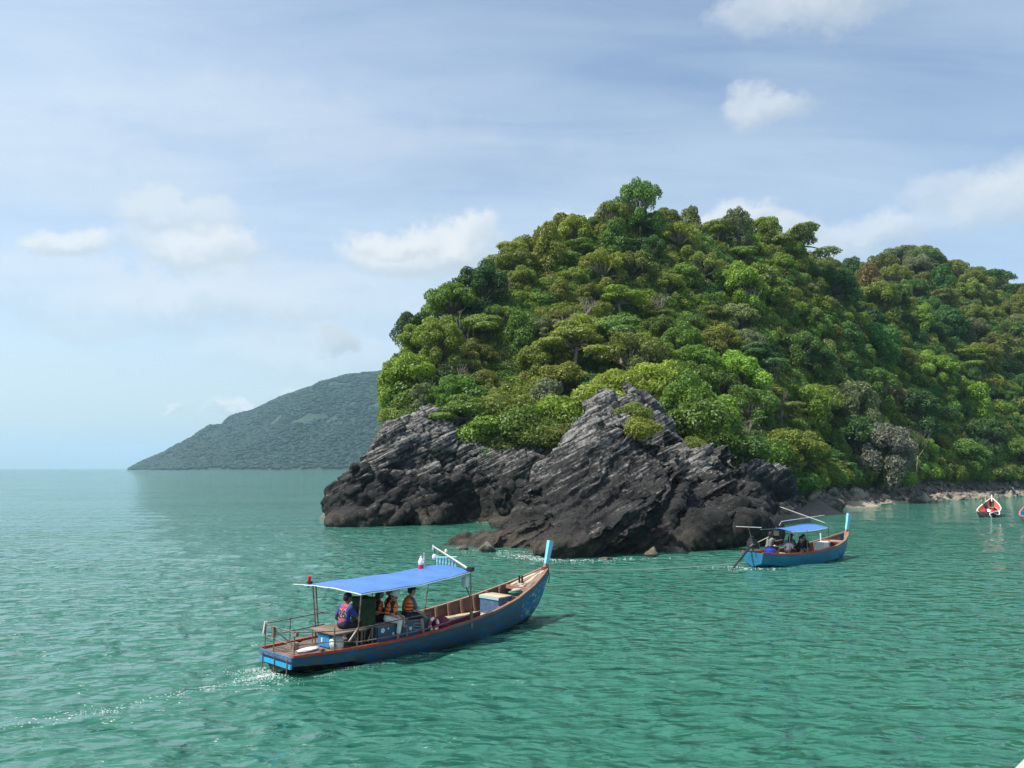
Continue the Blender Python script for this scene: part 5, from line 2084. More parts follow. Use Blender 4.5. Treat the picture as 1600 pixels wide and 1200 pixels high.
c4 = [Vector((1.8, -0.86, 1.55)), Vector((4.72, -0.84, 1.62)), Vector((4.72, 0.84, 1.63)), Vector((1.8, 0.86, 1.56))]
T2 = [[(c4[0] * (1 - u) + c4[1] * u) * (1 - v) + (c4[3] * (1 - u) + c4[2] * u) * v + Vector((0, 0, 0.10 * math.sin(math.pi * v) - 0.05 * math.sin(math.pi * u))) for v in np.linspace(0, 1, 11)] for u in np.linspace(0, 1, 17)]
mb.grid(T2)
mb.grid([[p - Vector((0, 0, 0.01)) for p in r] for r in T2])
can2 = mb.build("canopy", M_TARP, boat2, True)
for v in (0, 10):
    MB().tube([r[v] - Vector((0, 0, 0.02)) for r in T2], 0.014).build("canopy_frame", M_WHITE, can2)
MB().tube([(1.9, 0.92, 1.62), (0.2, 1.05, 1.74)], 0.018).build("canopy_frame", M_WHITE, can2)
for p, q in (((1.6, -0.78, 0.5), (1.6, -0.9, 1.58)), ((1.2, 0.76, 0.5), (1.0, 0.98, 1.68)), ((4.7, -0.86, 0.6), (4.7, -0.86, 1.68)), ((4.7, 0.84, 0.6), (4.7, 0.86, 1.68)), ((2.9, -0.88, 0.5), (2.9, -0.9, 1.58))):
    MB().tube([p, q], 0.016).build("canopy_pole", M_STEEL, boat2)
MB().tube([(4.72, -0.86, 1.70), (4.5, -0.80, 1.85), (4.3, 1.55, 2.52)], 0.016).build("outrigger_pole", M_DRIFT, boat2)
MB().tube([(3.3, 0.92, 1.66), (3.4, 0.85, 1.86), (5.5, -0.15, 2.14)], 0.016).build("outrigger_pole", M_DRIFT, boat2)


def thing2(name, label, cat, x, y, z, rz=0.0, fr=None, head=None):
    t = empty(name, (fr or L2)(x, y, z), (B2_HEAD if head is None else head) + rz)
    return tag(t, label, cat)


def longtail_engine(t, shaft_end, m=M_BLACK):
    """car engine on a pivot with its long propeller shaft"""
    MB().box((0, 0, 0.34), (0.52, 0.36, 0.30), (0, 0.16, 0), bev=0.05).build("engine_block", m, t, True)
    MB().box((-0.02, 0, 0.54), (0.40, 0.26, 0.13), (0, 0.16, 0), bev=0.03).build("cylinder_head", m, t, True)
    MB().lathe([(0.002, 0), (0.13, 0), (0.13, 0.10), (0.10, 0.13), (0.002, 0.13)], (0.24, 0, 0.32), 16, (0, math.pi / 2, 0)).build("flywheel", M_GREY, t, True)
    MB().lathe([(0.002, 0), (0.09, 0), (0.11, 0.05), (0.09, 0.12), (0.002, 0.12)], (-0.05, 0.02, 0.60), 14).build("air_filter", m, t, True)
    MB().tube([(-0.1, -0.18, 0.36), (-0.3, -0.22, 0.40), (-0.5, -0.2, 0.30)], 0.03).build("exhaust_pipe", M_STEEL, t)
    MB().tube([(0, 0, -0.45), (0, 0, 0.22)], 0.045).build("pivot", M_STEEL, t)
    a, b = Vector((-0.2, 0, 0.28)), Vector(shaft_end)
    MB().tube([a, a.lerp(b, 0.55), b], [0.055, 0.042, 0.028]).build("shaft", m, t)
    MB().tube([a + Vector((-.2, 0.0, -.16)), a.lerp(b, 0.55) + Vector((0, 0, -0.10))], 0.02).build("shaft_brace", M_STEEL, t)
    mb = MB()
    for k in range(3):
        th = k * 2.094
        mb.box((b.x, b.y + 0.07 * math.cos(th), b.z + 0.07 * math.sin(th)), (0.02, 0.11, 0.07), (th, 0.4, 0))
    mb.build("propeller", M_STEEL, t)
    MB().tube([(0.30, 0.05, 0.40), (1.25, 0.0, 0.66)], 0.018).build("tiller", M_DRIFT, t)


e2 = thing2("longtail_engine", "black longtail engine with long dark shaft on the smaller boat", "engine", 0.20, 0.12, 0.62)
longtail_engine(e2, (-1.75, -0.15, -0.66))
b2 = thing2("plastic_barrel", "deep blue plastic barrel in the stern of the smaller boat", "barrel", 0.80, -0.36, 0.42)
MB().lathe([(0.002, 0), (0.22, 0), (0.25, 0.05), (0.25, 0.30), (0.23, 0.36), (0.10, 0.38), (0.002, 0.38)], n=22).build("body", M_BARREL, b2, True)
MB().lathe([(0.24, 0.16), (0.262, 0.18), (0.24, 0.20)], n=22).build("hoop", M_BARREL, b2, True)
MB().lathe([(0.08, 0.37), (0.09, 0.41), (0.002, 0.415)], n=14).build("cap", M_BARREL, b2, True)
k2 = thing2("foam_cooler", "white foam cooler box in the bow of the smaller boat", "cooler", 5.25, -0.12, 0.44, 0.1)
MB().box((0, 0, 0.17), (0.62, 0.48, 0.34), bev=0.02).build("body", M_FOAMBOX, k2)
MB().box((0, 0, 0.37), (0.66, 0.52, 0.07), bev=0.02).build("lid", M_FOAMBOX, k2)
lumpy("net_heap", 0.30, 23, M_BLACK, L2(5.75, 0.05, 0.42), 0.2, "dark heap of net behind the white cooler", "net", (1.2, 1.3, 0.5))
lumpy("straw_bag", 0.20, 27, paint("peach_cloth", (0.60, 0.40, 0.24), 0.8, 0.2, 6.0), L2(1.85, 0.15, 0.46), 0.2, "peach cloth bundle between the barrel and the seated people", "bundle", (0.9, 0.9, 1.1))
s2 = thing2("sign_board", "small pale board hanging under the smaller boat's canopy", "board", 2.55, 0.55, 1.36, 0.3)
MB().box((0, 0, 0.0), (0.03, 0.26, 0.24)).build("plate", M_DRIFT, s2)
MB().tube([(0, 0, 0.11), (0, 0, 0.26)], 0.006).build("cord", M_ROPE, s2)
st2 = thing2("short_mast", "short white post standing behind the cooler in the bow", "post", 5.75, 0.28, 0.70)
MB().tube([(0, 0, -0.1), (0.01, 0, 0.52)], 0.035).build("pole", M_WHITE, st2)
MB().box((0, 0, -0.08), (0.16, 0.16, 0.05)).build("foot", M_RAILWOOD, st2)

# ---------------- moored boats at the right
def moored(org, head, L, label, m_out, m_in, m_floor, m_gun, sc_b=1.0):
    r = empty("moored_boat", org, head)
    tag(r, label, "boat")
    H = Hull([0, L * .15, L * .35, L * .6, L * .8, L * .93, L], [.52 * sc_b, .70 * sc_b, .82 * sc_b, .80 * sc_b, .58 * sc_b, .26 * sc_b, .05], [.48, .47, .50, .68, 1.0, 1.34, 1.55], [0, -.2, -.22, -.2, -.1, .4, 1.3], 0.82)
    build_hull(r, H, m_out, M_BOTTOM, m_out, 99, m_in)
    gunwales(r, H, m_gun, m_gun, L * 0.5, 0.10, 0.06)
    planks(r, H, 0.2, L * 0.85, lambda x: 0.34 + 0.03 * max(0, x - 3), 0.24, m_floor, "floor_plank", 0.2)
    for x in (0.25 * L, 0.5 * L, 0.72 * L):
        MB().box((x, 0, H.S(x) - 0.14), (0.20, 2 * H.B(x) - 0.10, 0.04)).build("thwart", m_in, r)
    MB().box((L * 0.86, 0, H.S(L * 0.80) - 0.32), (L * 0.12, 2 * H.B(L * 0.88) - 0.14, 0.04)).build("foredeck", m_in, r)
    blade_post(r, (L - 0.03, 0, 1.55), (L + 0.10, 0, 1.85), 0.13, 0.16, 0.09, m_gun, m_gun)
    return r, H


M_DARKHULL = paint("dark_hull_paint", (0.055, 0.045, 0.040), 0.6, 0.3, 3.0, wear=(0.13, 0.10, 0.08), wear_amt=0.4)
M_CREAM = paint("cream_paint", (0.60, 0.56, 0.50), 0.55, 0.15, 4.0, wear=(0.5, 0.2, 0.15), wear_amt=0.2)
M_PALEHULL = paint("pale_hull_paint", (0.34, 0.32, 0.27), 0.6, 0.25, 3.0, wear=(0.16, 0.15, 0.11), wear_amt=0.4)
B3_ORG, B3_HEAD = (43.6, 71.5, 0.0), R(53)
boat3, H3 = moored(B3_ORG, B3_HEAD, 5.7, "small dark-hulled boat with red and white inside, moored off the beach", M_DARKHULL, M_SALMON, M_CREAM, M_CREAM, 1.15)
L3 = local_frame(B3_ORG, B3_HEAD)
e3 = thing2("longtail_engine", "black engine on the stern of the dark-hulled moored boat", "engine", 0.25, 0.0, 0.62, 0, L3, B3_HEAD)
longtail_engine(e3, (-1.4, 0.2, 0.9))
for c in e3.children:
    if c.name.startswith("tiller"):
        c.data.transform(Matrix.Rotation(-0.7, 4, "Y"))
_hp = [(-0.3, -0.35, 0.15), (-0.35, -0.5, -0.15), (-0.3, -0.30, 0.30), (0.05, -0.55, 0.42), (0.4, -0.78, 0.25), (0.85, -0.95, 0.22), (1.15, -0.92, 0.55), (1.0, -0.7, 0.85)]
_hs = []
for i in range(len(_hp) - 1):
    q0, q1, q2, q3 = (np.array(_hp[max(0, min(len(_hp) - 1, i + k))]) for k in (-1, 0, 1, 2))
    for t in np.linspace(0, 1, 7)[:-1]:
        _hs.append(tuple(0.5 * ((2 * q1) + (q2 - q0) * t + (2 * q0 - 5 * q1 + 4 * q2 - q3) * t * t + (3 * q1 - q0 - 3 * q2 + q3) * t ** 3)))
hose = MB().tube(_hs, 0.05, 8).build("water_hose", M_WHITE, None, True)
hose.location = B3_ORG
hose.rotation_euler = (0, 0, B3_HEAD)
tag(hose, "thick white hose looping over the stern of the dark-hulled moored boat", "hose")
for i, (x, y, m, lb_) in enumerate(((1.7, 0.3, M_REDP, "red buoy in the dark-hulled moored boat"), (2.2, -0.25, M_REDP, "second red buoy in the dark-hulled moored boat, nearer the rail"), (2.0, 0.0, M_WHITE, "white buoy between the red buoys in the moored boat"))):
    lumpy("buoy", 0.22, 31 + i, m, L3(x, y, 0.2), 0.3 * i, lb_, "buoy", (1, 1, 1.2))
B4_ORG, B4_HEAD = (42.6, 63.4, 0.0), R(57)
boat4, H4 = moored(B4_ORG, B4_HEAD, 6.5, "pale-hulled boat with bright blue inside cut off by the picture's right edge", M_PALEHULL, M_SKYBLUE, M_SKYBLUE, M_SALMON, 1.25)
L4 = local_frame(B4_ORG, B4_HEAD)
k4 = thing2("equipment_box", "dark box with white lid on the stern of the blue-lined boat", "box", 0.55, 0.35, 0.58, 0.2, L4, B4_HEAD)
MB().box((0, 0, 0.12), (0.5, 0.4, 0.25), bev=0.02).build("body", M_BLACK, k4)
MB().box((0, 0, 0.27), (0.54, 0.44, 0.06), bev=0.015).build("lid", M_WHITE, k4)

# ------------------------------------------------------------------ people
SKIN = paint("skin", (0.235, 0.120, 0.075), 0.55, 0.12, 8.0, bump=0.05)
SKIN2 = paint("fair_skin", (0.40, 0.235, 0.165), 0.55, 0.1, 8.0, bump=0.05)
HAIRM = paint("black_hair", (0.012, 0.010, 0.009), 0.5, 0.4, 25.0, bump=0.4, stretch=(1, 1, 0.3))
ORANGE = paint("orange_vest_cloth", (0.95, 0.23, 0.07), 0.75, 0.15, 8.0, bump=0.35)
STRAP = paint("black_webbing", (0.014, 0.014, 0.015), 0.7, 0.2, 20.0)


def cloth(name, c):
    return paint(name, c, 0.85, 0.2, 7.0, bump=0.4)


C_BLACK, C_NAVY, C_WHITE, C_GREYBLUE, C_GREY = cloth("black_cloth", (0.016, 0.016, 0.018)), cloth("navy_cloth", (0.014, 0.018, 0.042)), cloth("white_cloth", (0.66, 0.66, 0.64)), cloth("grey_blue_cloth", (0.085, 0.105, 0.145)), cloth("grey_cloth", (0.16, 0.16, 0.165))


def jersey_mat():
    m, n, b, out = new_mat("striped_jersey_cloth")
    co = n.new("ShaderNodeTexCoord").outputs["Object"]
    sep = n.new("ShaderNodeSeparateXYZ")
    n.l.new(co, sep.inputs[0])
    ay = n.math("ABSOLUTE", sep.outputs[1])
    body = n.math("LESS_THAN", ay, 0.135)
    vert = n.math("GREATER_THAN", n.math("SINE", n.math("MULTIPLY", sep.outputs[1], 62.0)), -0.6)
    hor = n.math("GREATER_THAN", n.math("SINE", n.math("ADD", n.math("MULTIPLY", sep.outputs[2], 78.0), n.math("MULTIPLY", n.noise(co, 9, 3), 4.0))), -0.8)
    f = n.math("MULTIPLY", n.math("MULTIPLY", vert, hor), body)
    c = n.mix(f, (0.020, 0.040, 0.215, 1), (0.46, 0.045, 0.055, 1))
    n.put(b.inputs["Base Color"], c)
    b.inputs["Roughness"].default_value = 0.8
    n.put(b.inputs["Normal"], n.bump(n.noise(co, 9, 4), 0.4, 0.03))
    return m


JERSEY = jersey_mat()


def sphere_pts(c, r, n=10):
    out = []
    for i in range(1, 6):
        th = math.pi * i / 6
        for k in range(n):
            a = 2 * math.pi * k / n
            out.append(Vector((c[0] + r * math.sin(th) * math.cos(a), c[1] + r * math.sin(th) * math.sin(a), c[2] + r * math.cos(th))))
    return out + [Vector((c[0], c[1], c[2] + r)), Vector((c[0], c[1], c[2] - r))]


def seg_dist(P, a, ra, b, rb_):
    a, b = np.array(a), np.array(b)
    d = b - a
    L = d @ d
    t = np.clip((P - a) @ d / L, 0, 1) if L > 1e-9 else np.zeros(len(P))
    q = a + t[:, None] * d
    return np.linalg.norm(P - q, axis=1) - (ra + (rb_ - ra) * t)


def person(name, loc, rz, label, skin=SKIN, shirt=C_BLACK, pants=C_NAVY, sleeve=0.5, lean=0.05, head_yaw=0.0, head_pitch=0.0, arms=None, legs=None, shin=None, feet=None,
           hair="short", vest=False, hat=None, size=1.0, number=None, pants_to=1.0):
    """seated figure, origin on the seat, facing +x; one remeshed body, hair / vest / hat as children"""
    parts = []  # list of ([(c, r), ...], material key) convex pieces
    MATS = [skin, shirt, pants, shin or skin, feet or skin]

    def piece(balls, k):
        parts.append((balls, k))

    hx, wx, cx, sx = 0.0, lean * 0.35, lean * 0.75, lean
    pel = [((hx, y, 0.105), 0.108) for y in (-.075, .075)]
    wai = [((wx, y, 0.27), 0.098) for y in (-.065, .065)]
    che = [((cx, y, 0.41), 0.108) for y in (-.085, .085)]
    sho = [((sx - 0.01, y, 0.515), 0.062) for y in (-.155, .155)]
    piece(pel, 2)
    piece(pel + wai, 1)
    piece(wai + che, 1)
    piece(che + sho, 1)
    piece([((sx - .005, 0, 0.52), 0.06), ((sx + 0.015, 0, 0.61), 0.05)], 0)
    hc = Vector((sx + 0.035, 0, 0.72))
    cy, sy = math.cos(head_yaw), math.sin(head_yaw)

    def hp(x, y, z):
        x2 = x * math.cos(head_pitch) + z * math.sin(head_pitch)
        z2 = -x * math.sin(head_pitch) + z * math.cos(head_pitch)
        return (hc.x + x2 * cy - y * sy, hc.y + x2 * sy + y * cy, hc.z + z2)

    piece([(hp(-0.015, 0, 0.025), 0.088), (hp(0.02, 0, 0.03), 0.082), (hp(0.045, 0, -0.07), 0.046), (hp(0.0, 0, -0.04), 0.068)], 0)
    piece([(hp(0.098, 0, 0.005), 0.012), (hp(0.112, 0, -0.028), 0.016)], 0)
    for s in (-1, 1):
        piece([(hp(-0.005, s * 0.084, 0.015), 0.018), (hp(0.005, s * 0.082, -0.03), 0.013)], 0)
    arms = arms or [((0.06, -.24, 0.28), (0.30, -.16, 0.22)), ((0.06, .24, 0.28), (0.30, .16, 0.22))]
    hands = []
    for s, (el, wr) in zip((-1, 1), arms):
        a = Vector((sx - 0.01, s * 0.175, 0.505))
        el, wr = Vector(el), Vector(wr)
        mid = a.lerp(el, sleeve * 1.6) if sleeve < 0.6 else el
        piece([(tuple(a), 0.057), (tuple(mid), 0.050)], 1)
        if sleeve < 0.6:
            piece([(tuple(mid), 0.043), (tuple(el), 0.038)], 0)
        if sleeve > 0.9:
            piece([(tuple(el), 0.044), (tuple(wr), 0.034)], 1)
        else:
            piece([(tuple(el), 0.038), (tuple(wr), 0.026)], 0)
        d = (wr - el).normalized()
        piece([(tuple(wr), 0.027), (tuple(wr + d * 0.055), 0.032)], 0)
        hands.append((wr + d * 0.06, d, s))
    legs = legs or [((0.42, -.12, 0.09), (0.44, -.12, -0.33), (0.60, -.13, -0.39)), ((0.42, .12, 0.09), (0.44, .12, -0.33), (0.60, .13, -0.39))]
    for s, (kn, an, to) in zip((-1, 1), legs):
        hip = (0.03, s * 0.085, 0.095)
        kn, an = Vector(kn), Vector(an)
        piece([(hip, 0.092), (tuple(kn), 0.062)], 2)
        if pants_to > 1:
            q = kn.lerp(an, pants_to - 1)
            piece([(tuple(kn), 0.062), (tuple(q), 0.056)], 2)
            piece([(tuple(q), 0.046), (tuple(an), 0.036)], 3)
        else:
            piece([(tuple(kn), 0.055), (tuple(kn.lerp(an, 0.35)), 0.054), (tuple(an), 0.036)], 3)
        piece([(tuple(an + Vector((-0.02, 0, -0.03))), 0.038), (tuple(to), 0.028)], 4)
    bm = bmesh.new()
    for balls, k in parts:
        pts = []
        for c, r in balls:
            pts += sphere_pts(c, r)
        hull_into(bm, pts)
    me = remeshed(bm, 0.014)
    V, N = get_vn(me)
    # light smoothing
    e = np.empty(len(me.edges) * 2, np.int32)
    me.edges.foreach_get("vertices", e)
    e = e.reshape(-1, 2)
    for _ in range(3):
        acc = np.zeros_like(V)
        cnt = np.zeros(len(V))
        np.add.at(acc, e[:, 0], V[e[:, 1]])
        np.add.at(acc, e[:, 1], V[e[:, 0]])
        np.add.at(cnt, e[:, 0], 1)
        np.add.at(cnt, e[:, 1], 1)
        V = V * 0.5 + 0.5 * acc / np.maximum(cnt, 1)[:, None]
    # cloth folds
    dist = []
    for balls, k in parts:
        dd = np.full(len(V), 9.0)
        for i in range(len(balls)):
            j = min(i + 1, len(balls) - 1)
            dd = np.minimum(dd, seg_dist(V, balls[i][0], balls[i][1], balls[j][0], balls[j][1]))
        dist.append(dd)
    own = np.array([p[1] for p in parts])[np.argmin(np.array(dist), axis=0)]
    V2, N2 = V, N
    fold = 0.010 * ridged(V * np.array([9, 9, 5]) + loc[0], 2)
    V = V + N * (fold * ((own == 1) | (own == 2)))[:, None]
    set_v(me, V)
    nf = len(me.polygons)
    fv = np.empty(len(me.loops), np.int32)
    me.loops.foreach_get("vertex_index", fv)
    st_ = np.empty(nf, np.int32)
    me.polygons.foreach_get("loop_start", st_)
    # fingers: five separate, unequal, slightly curled, rooted in the palm
    bm = bmesh.new()
    bm.from_mesh(me)
    base_faces = len(bm.faces)
    for wr, d, s in hands:
        sd_ = d.cross(Vector((0, 0, 1)))
        sd_ = sd_.normalized() if sd_.length > 0.2 else Vector((0, 1, 0))
        dn = sd_.cross(d).normalized()
        if dn.z > 0:
            dn = -dn
        fs = [(0.030, 0.066, 0.4), (0.011, 0.078, 0.4), (-0.010, 0.072, 0.45), (-0.029, 0.056, 0.5)]
        for off, ln, curl in fs:
            p0 = wr + sd_ * off * 0.9
            p1 = p0 + d * ln * 0.55 + dn * ln * 0.12
            p2 = p1 + d * ln * 0.40 + dn * ln * curl
            q = MB().tube([p0, p1, p2], [0.010, 0.009, 0.007], 5)
            vs = [bm.verts.new(v) for v in q.v]
            for f in q.f:
                bm.faces.new([vs[i] for i in f])
        p0 = wr - d * 0.045 + sd_ * 0.028 * s
        q = MB().tube([p0, p0 + sd_ * 0.028 * s + d * 0.03, p0 + sd_ * 0.030 * s + d * 0.062 + dn * 0.01], [0.011, 0.010, 0.008], 5)
        vs = [bm.verts.new(v) for v in q.v]
        for f in q.f:
            bm.faces.new([vs[i] for i in f])
    bm.to_mesh(me)
    bm.free()
    mi = np.zeros(len(me.polygons), np.int32)
    mi[:nf] = own[fv[st_]]
    for m in MATS:
        me.materials.append(m)
    me.polygons.foreach_set("material_index", mi)
    me.polygons.foreach_set("use_smooth", [True] * len(me.polygons))
    me.update()
    o = bpy.data.objects.new(name, me)
    COL.objects.link(o)
    o.location = loc
    o.rotation_euler = (0, 0, rz)
    o.scale = (size,) * 3
    tag(o, label, "person")

    def blob(nm, hulls, m, vox=0.016, parent=o, amp=0.0):
        b_m = bmesh.new()
        for balls in hulls:
            pts = []
            for c, r in balls:
                pts += sphere_pts(c, r)
            hull_into(b_m, pts)
        q = remeshed(b_m, vox)
        if amp:
            v_, n_ = get_vn(q)
            set_v(q, v_ + n_ * (amp * ridged(v_ * 14, 3))[:, None])
        return link(nm, q, m, parent, True)

    # face
    for s in (-1, 1):
        MB().lathe([(0.001, -0.008), (0.008, -0.004), (0.010, 0.0), (0.008, 0.004), (0.001, 0.008)], hp(0.084, s * 0.032, 0.018), 8).build("eye", STRAP, o, True)
    MB().tube([hp(0.080, -0.024, -0.065), hp(0.092, 0, -0.067), hp(0.080, 0.024, -0.065)], 0.007, 6).build("mouth", cloth("lip", (0.20, 0.08, 0.06)), o, True)
    if hair:
        hs = [[(hp(-0.028, 0, 0.038), 0.096), (hp(0.022, 0, 0.062), 0.078)], [(hp(-0.045, 0, 0.0), 0.080), (hp(-0.03, 0, 0.05), 0.09)]]
        if hair == "long":
            hs += [[(hp(-0.06, -.03, 0.0), 0.066), (hp(-0.06, .03, 0.0), 0.066), (hp(-0.105, -.03, -0.28), 0.045), (hp(-0.105, .03, -0.28), 0.045)]]
            for s in (-1, 1):
                hs.append([(hp(-0.02, s * 0.075, 0.03), 0.035), (hp(-0.02, s * 0.085, -0.13), 0.028)])
        blob("hair", hs, HAIRM, amp=0.007)
    if vest:
        up = 0.046
        v = blob("life_vest", [[(c, r + up - 0.006) for c, r in wai] + [((cx, y * 1.15, 0.40), 0.108 + up) for y in (-.085, .085)], [((cx, y * 1.1, 0.41), 0.108 + up * 0.9) for y in (-.085, .085)] + [((sx - 0.02, y, 0.52), 0.064) for y in (-.10, .10)]], ORANGE, 0.018, amp=0.006)
        for z, c_, hw in ((0.24, wx, 0.072), (0.33, (wx + cx) / 2, 0.09), (0.42, cx, 0.1)):
            r = 0.138 if z < 0.3 else 0.148
            pts = []
            for k in range(29):
                a = 2 * math.pi * k / 28
                pts.append((c_ + (r + 0.004) * math.cos(a), hw * np.sign(math.sin(a)) * min(1, abs(math.sin(a)) * 2.2) + (r + 0.0) * math.sin(a), z))
            mb_ = MB()
            vs = []
            for p in pts:
                vs += [(p[0], p[1], z - 0.013), (p[0], p[1], z + 0.013)]
            mb_.add(vs, [(2 * i, 2 * i + 2, 2 * i + 3, 2 * i + 1) for i in range(28)])
            mb_.build("strap", STRAP, v, True)
        if True:
            MB().box((sx - 0.135, 0, 0.47), (0.02, 0.09, 0.10), (0, 0.25, 0)).build("back_patch", cloth("reflective_patch", (0.30, 0.31, 0.32)), v)
    if hat == "bucket":
        b0 = MB().lathe([(0.150, -0.045), (0.155, -0.040), (0.105, 0.012), (0.102, 0.075), (0.080, 0.108), (0.002, 0.115)], (0, 0, 0), 20)
        b0.build("hat", cloth("white_hat_cloth", (0.62, 0.64, 0.62)), o, True, hp(-0.005, 0, 0.055), (0, head_pitch, head_yaw))
    elif hat in ("cap", "redcap"):
        mm = C_BLACK if hat == "cap" else cloth("red_cap_cloth", (0.32, 0.03, 0.035))
        b0 = MB().lathe([(0.104, 0.0), (0.104, 0.03), (0.090, 0.075), (0.055, 0.10), (0.002, 0.107)], (0, 0, 0), 20)
        b0.box((0.135, 0, 0.008), (0.11, 0.14, 0.012), (0, 0.12, 0))
        b0.build("cap", mm, o, True, hp(-0.008, 0, 0.052), (0, head_pitch, head_yaw))
    if number:
        bv = BVHTree.FromPolygons([tuple(v.co) for v in me.vertices], [tuple(p.vertices) for p in me.polygons])
        for nm, extra, mm, lift in (("jersey_number_outline", 0.018, cloth("number_outline", (0.55, 0.42, 0.42)), 0.006), ("jersey_number", 0.0, STRAP, 0.010)):
            cu = bpy.data.curves.new(nm, "FONT")
            cu.body = number
            cu.size = 0.29
            cu.align_x = "CENTER"
            cu.offset = 0.006 + extra * 0.45
            cu.resolution_u = 3
            to = bpy.data.objects.new("tmp", cu)
            COL.objects.link(to)
            dg = bpy.context.evaluated_depsgraph_get()
            dg.update()
            tm = bpy.data.meshes.new_from_object(to.evaluated_get(dg))
            bpy.data.objects.remove(to)
            tb = bmesh.new()
            tb.from_mesh(tm)
            for _ in range(2):
                bmesh.ops.subdivide_edges(tb, edges=[e_ for e_ in tb.edges if e_.calc_length() > 0.03], cuts=1)
            bmesh.ops.triangulate(tb, faces=tb.faces[:])
            for v in tb.verts:
                # seen from behind the wearer's left is on the left
                y, z = -v.co.x, 0.27 + v.co.y * 0.95
                hit = bv.ray_cast(Vector((-1, y, z)), Vector((1, 0, 0)))
                v.co = Vector(((hit[0].x if hit[0] else -0.1) - lift, y, z))
            tb.to_mesh(tm)
            tb.free()
            tm.materials.clear()
            tm.materials.append(mm)
            q = bpy.data.objects.new(nm, tm)
            COL.objects.link(q)
            q.parent = o
    return o


person("person", L1(1.48, -0.36, 0.80), B1_HEAD + 0.1, "helmsman in blue and red striped jersey number 26 sitting on the bench", shirt=JERSEY, pants=C_NAVY, sleeve=0.5, lean=0.10, head_yaw=-0.3,
       arms=[((0.22, -.27, 0.25), (0.50, -.20, 0.13)), ((0.0, .30, 0.24), (0.16, .25, 0.06))],
       legs=[((0.38, -.16, 0.02), (0.22, -.20, -0.32), (0.38, -.24, -0.37)), ((0.40, .14, 0.04), (0.34, .16, -0.32), (0.50, .18, -0.37))], number="26", size=0.93)
ZL = 0.812
person("person", L1(2.62, -0.56, ZL), B1_HEAD - 0.85, "passenger in white bucket hat, orange vest and white trousers, one bare foot down", SKIN2, C_BLACK, C_WHITE, 0.5, 0.16, -0.5, 0.25,
       arms=[((0.14, -.22, 0.26), (0.36, -.10, 0.10)), ((0.14, .22, 0.26), (0.40, .08, 0.12))],
       legs=[((0.36, -.14, 0.05), (0.30, -.13, -0.40), (0.45, -.15, -0.455)), ((0.38, .17, 0.08), (0.42, .02, -0.08), (0.55, -.02, -0.13))], vest=True, hat="bucket", pants_to=1.62, size=0.88)
person("person", L1(3.20, -0.54, ZL), B1_HEAD - 0.30, "passenger in black cap, grey-blue shirt and orange vest at the locker's forward end", SKIN2, C_GREYBLUE, C_NAVY, 0.5, 0.12, -0.15, 0.1,
       arms=[((0.20, -.27, 0.24), (0.44, -.24, 0.05)), ((0.24, .22, 0.25), (0.52, .14, 0.08))],
       legs=[((0.36, -.17, 0.04), (0.42, -.20, -0.40), (0.60, -.25, -0.46)), ((0.40, .12, 0.06), (0.46, .08, -0.40), (0.64, .06, -0.46))], vest=True, hat="cap", feet=C_WHITE, size=0.91)
person("person", L1(2.50, -0.20, ZL), B1_HEAD - 0.7, "long-haired passenger in orange vest half hidden behind the green canvas box", SKIN2, C_BLACK, C_BLACK, 0.5, 0.10, -0.2, 0.1, hair="long", vest=True, size=0.88)
person("person", L1(3.0, -0.22, ZL), B1_HEAD + 2.2, "dark-haired passenger in orange vest turned away, between hat and cap wearers", SKIN, C_BLACK, C_NAVY, 0.5, 0.05, 0.4, 0.0, vest=True, size=0.92)

person("person", L2(1.35, 0.15, 0.64), B2_HEAD - 0.3, "long-haired person in grey top reaching forward in the smaller boat's stern", SKIN, C_GREY, C_BLACK, 0.5, 0.14, -0.2, hair="long",
       arms=[((0.28, -.20, 0.42), (0.58, -.16, 0.46)), ((0.25, .22, 0.36), (0.5, .2, 0.40))], size=1.02)
person("person", L2(2.15, -0.34, 0.47), B2_HEAD - 0.1, "person in dark grey top beside the blue barrel", SKIN, C_GREYBLUE, C_BLACK, 0.5, 0.18, 0.2, hair="long")
person("person", L2(3.15, 0.22, 0.47), B2_HEAD - 2.0, "person in red cap and grey shirt in the smaller boat", SKIN2, C_GREY, C_BLACK, 0.5, 0.05, 0.0, hat="redcap", legs=[((0.27, -.10, 0.20), (0.27, -.10, -0.18), (0.38, -.10, -0.23)), ((0.27, .10, 0.20), (0.27, .10, -0.18), (0.38, .10, -0.23))])
person("person", L2(2.92, -0.30, 0.47), B2_HEAD - 1.5, "black-clad person bending forward at the smaller boat's near rail", SKIN2, C_BLACK, C_BLACK, 1.0, 0.22, 0.1, 0.3, size=0.93, legs=[((0.27, -.10, 0.20), (0.27, -.10, -0.18), (0.38, -.10, -0.23)), ((0.27, .10, 0.20), (0.27, .10, -0.18), (0.38, .10, -0.23))])
person("person", L2(3.50, -0.26, 0.47), B2_HEAD - 2.4, "black-clad long-haired person nearest the white cooler", SKIN2, C_BLACK, C_BLACK, 1.0, 0.08, 0.0, hair="long", legs=[((0.27, -.10, 0.20), (0.27, -.10, -0.18), (0.38, -.10, -0.23)), ((0.27, .10, 0.20), (0.27, .10, -0.18), (0.38, .10, -0.23))])

# ------------------------------------------------------------------ tow rope, foam, pier
pts = []
pa, pb = Vector(L1(9.12, 0, 1.38)), Vector(at_z(1165, 879, 0.12))
for k in range(41):
    t = k / 40
    p = pa.lerp(pb, t)
    p.z -= 0.14 * math.sin(math.pi * t) ** 0.8 * (1 - 0.4 * t)
    p.z = max(p.z, 0.05)
    pts.append(p)
o = MB().tube(pts, 0.010, 6).build("tow_rope", M_ROPE, None, True)
tag(o, "thin pale rope stretched over the water between the two boats", "rope")

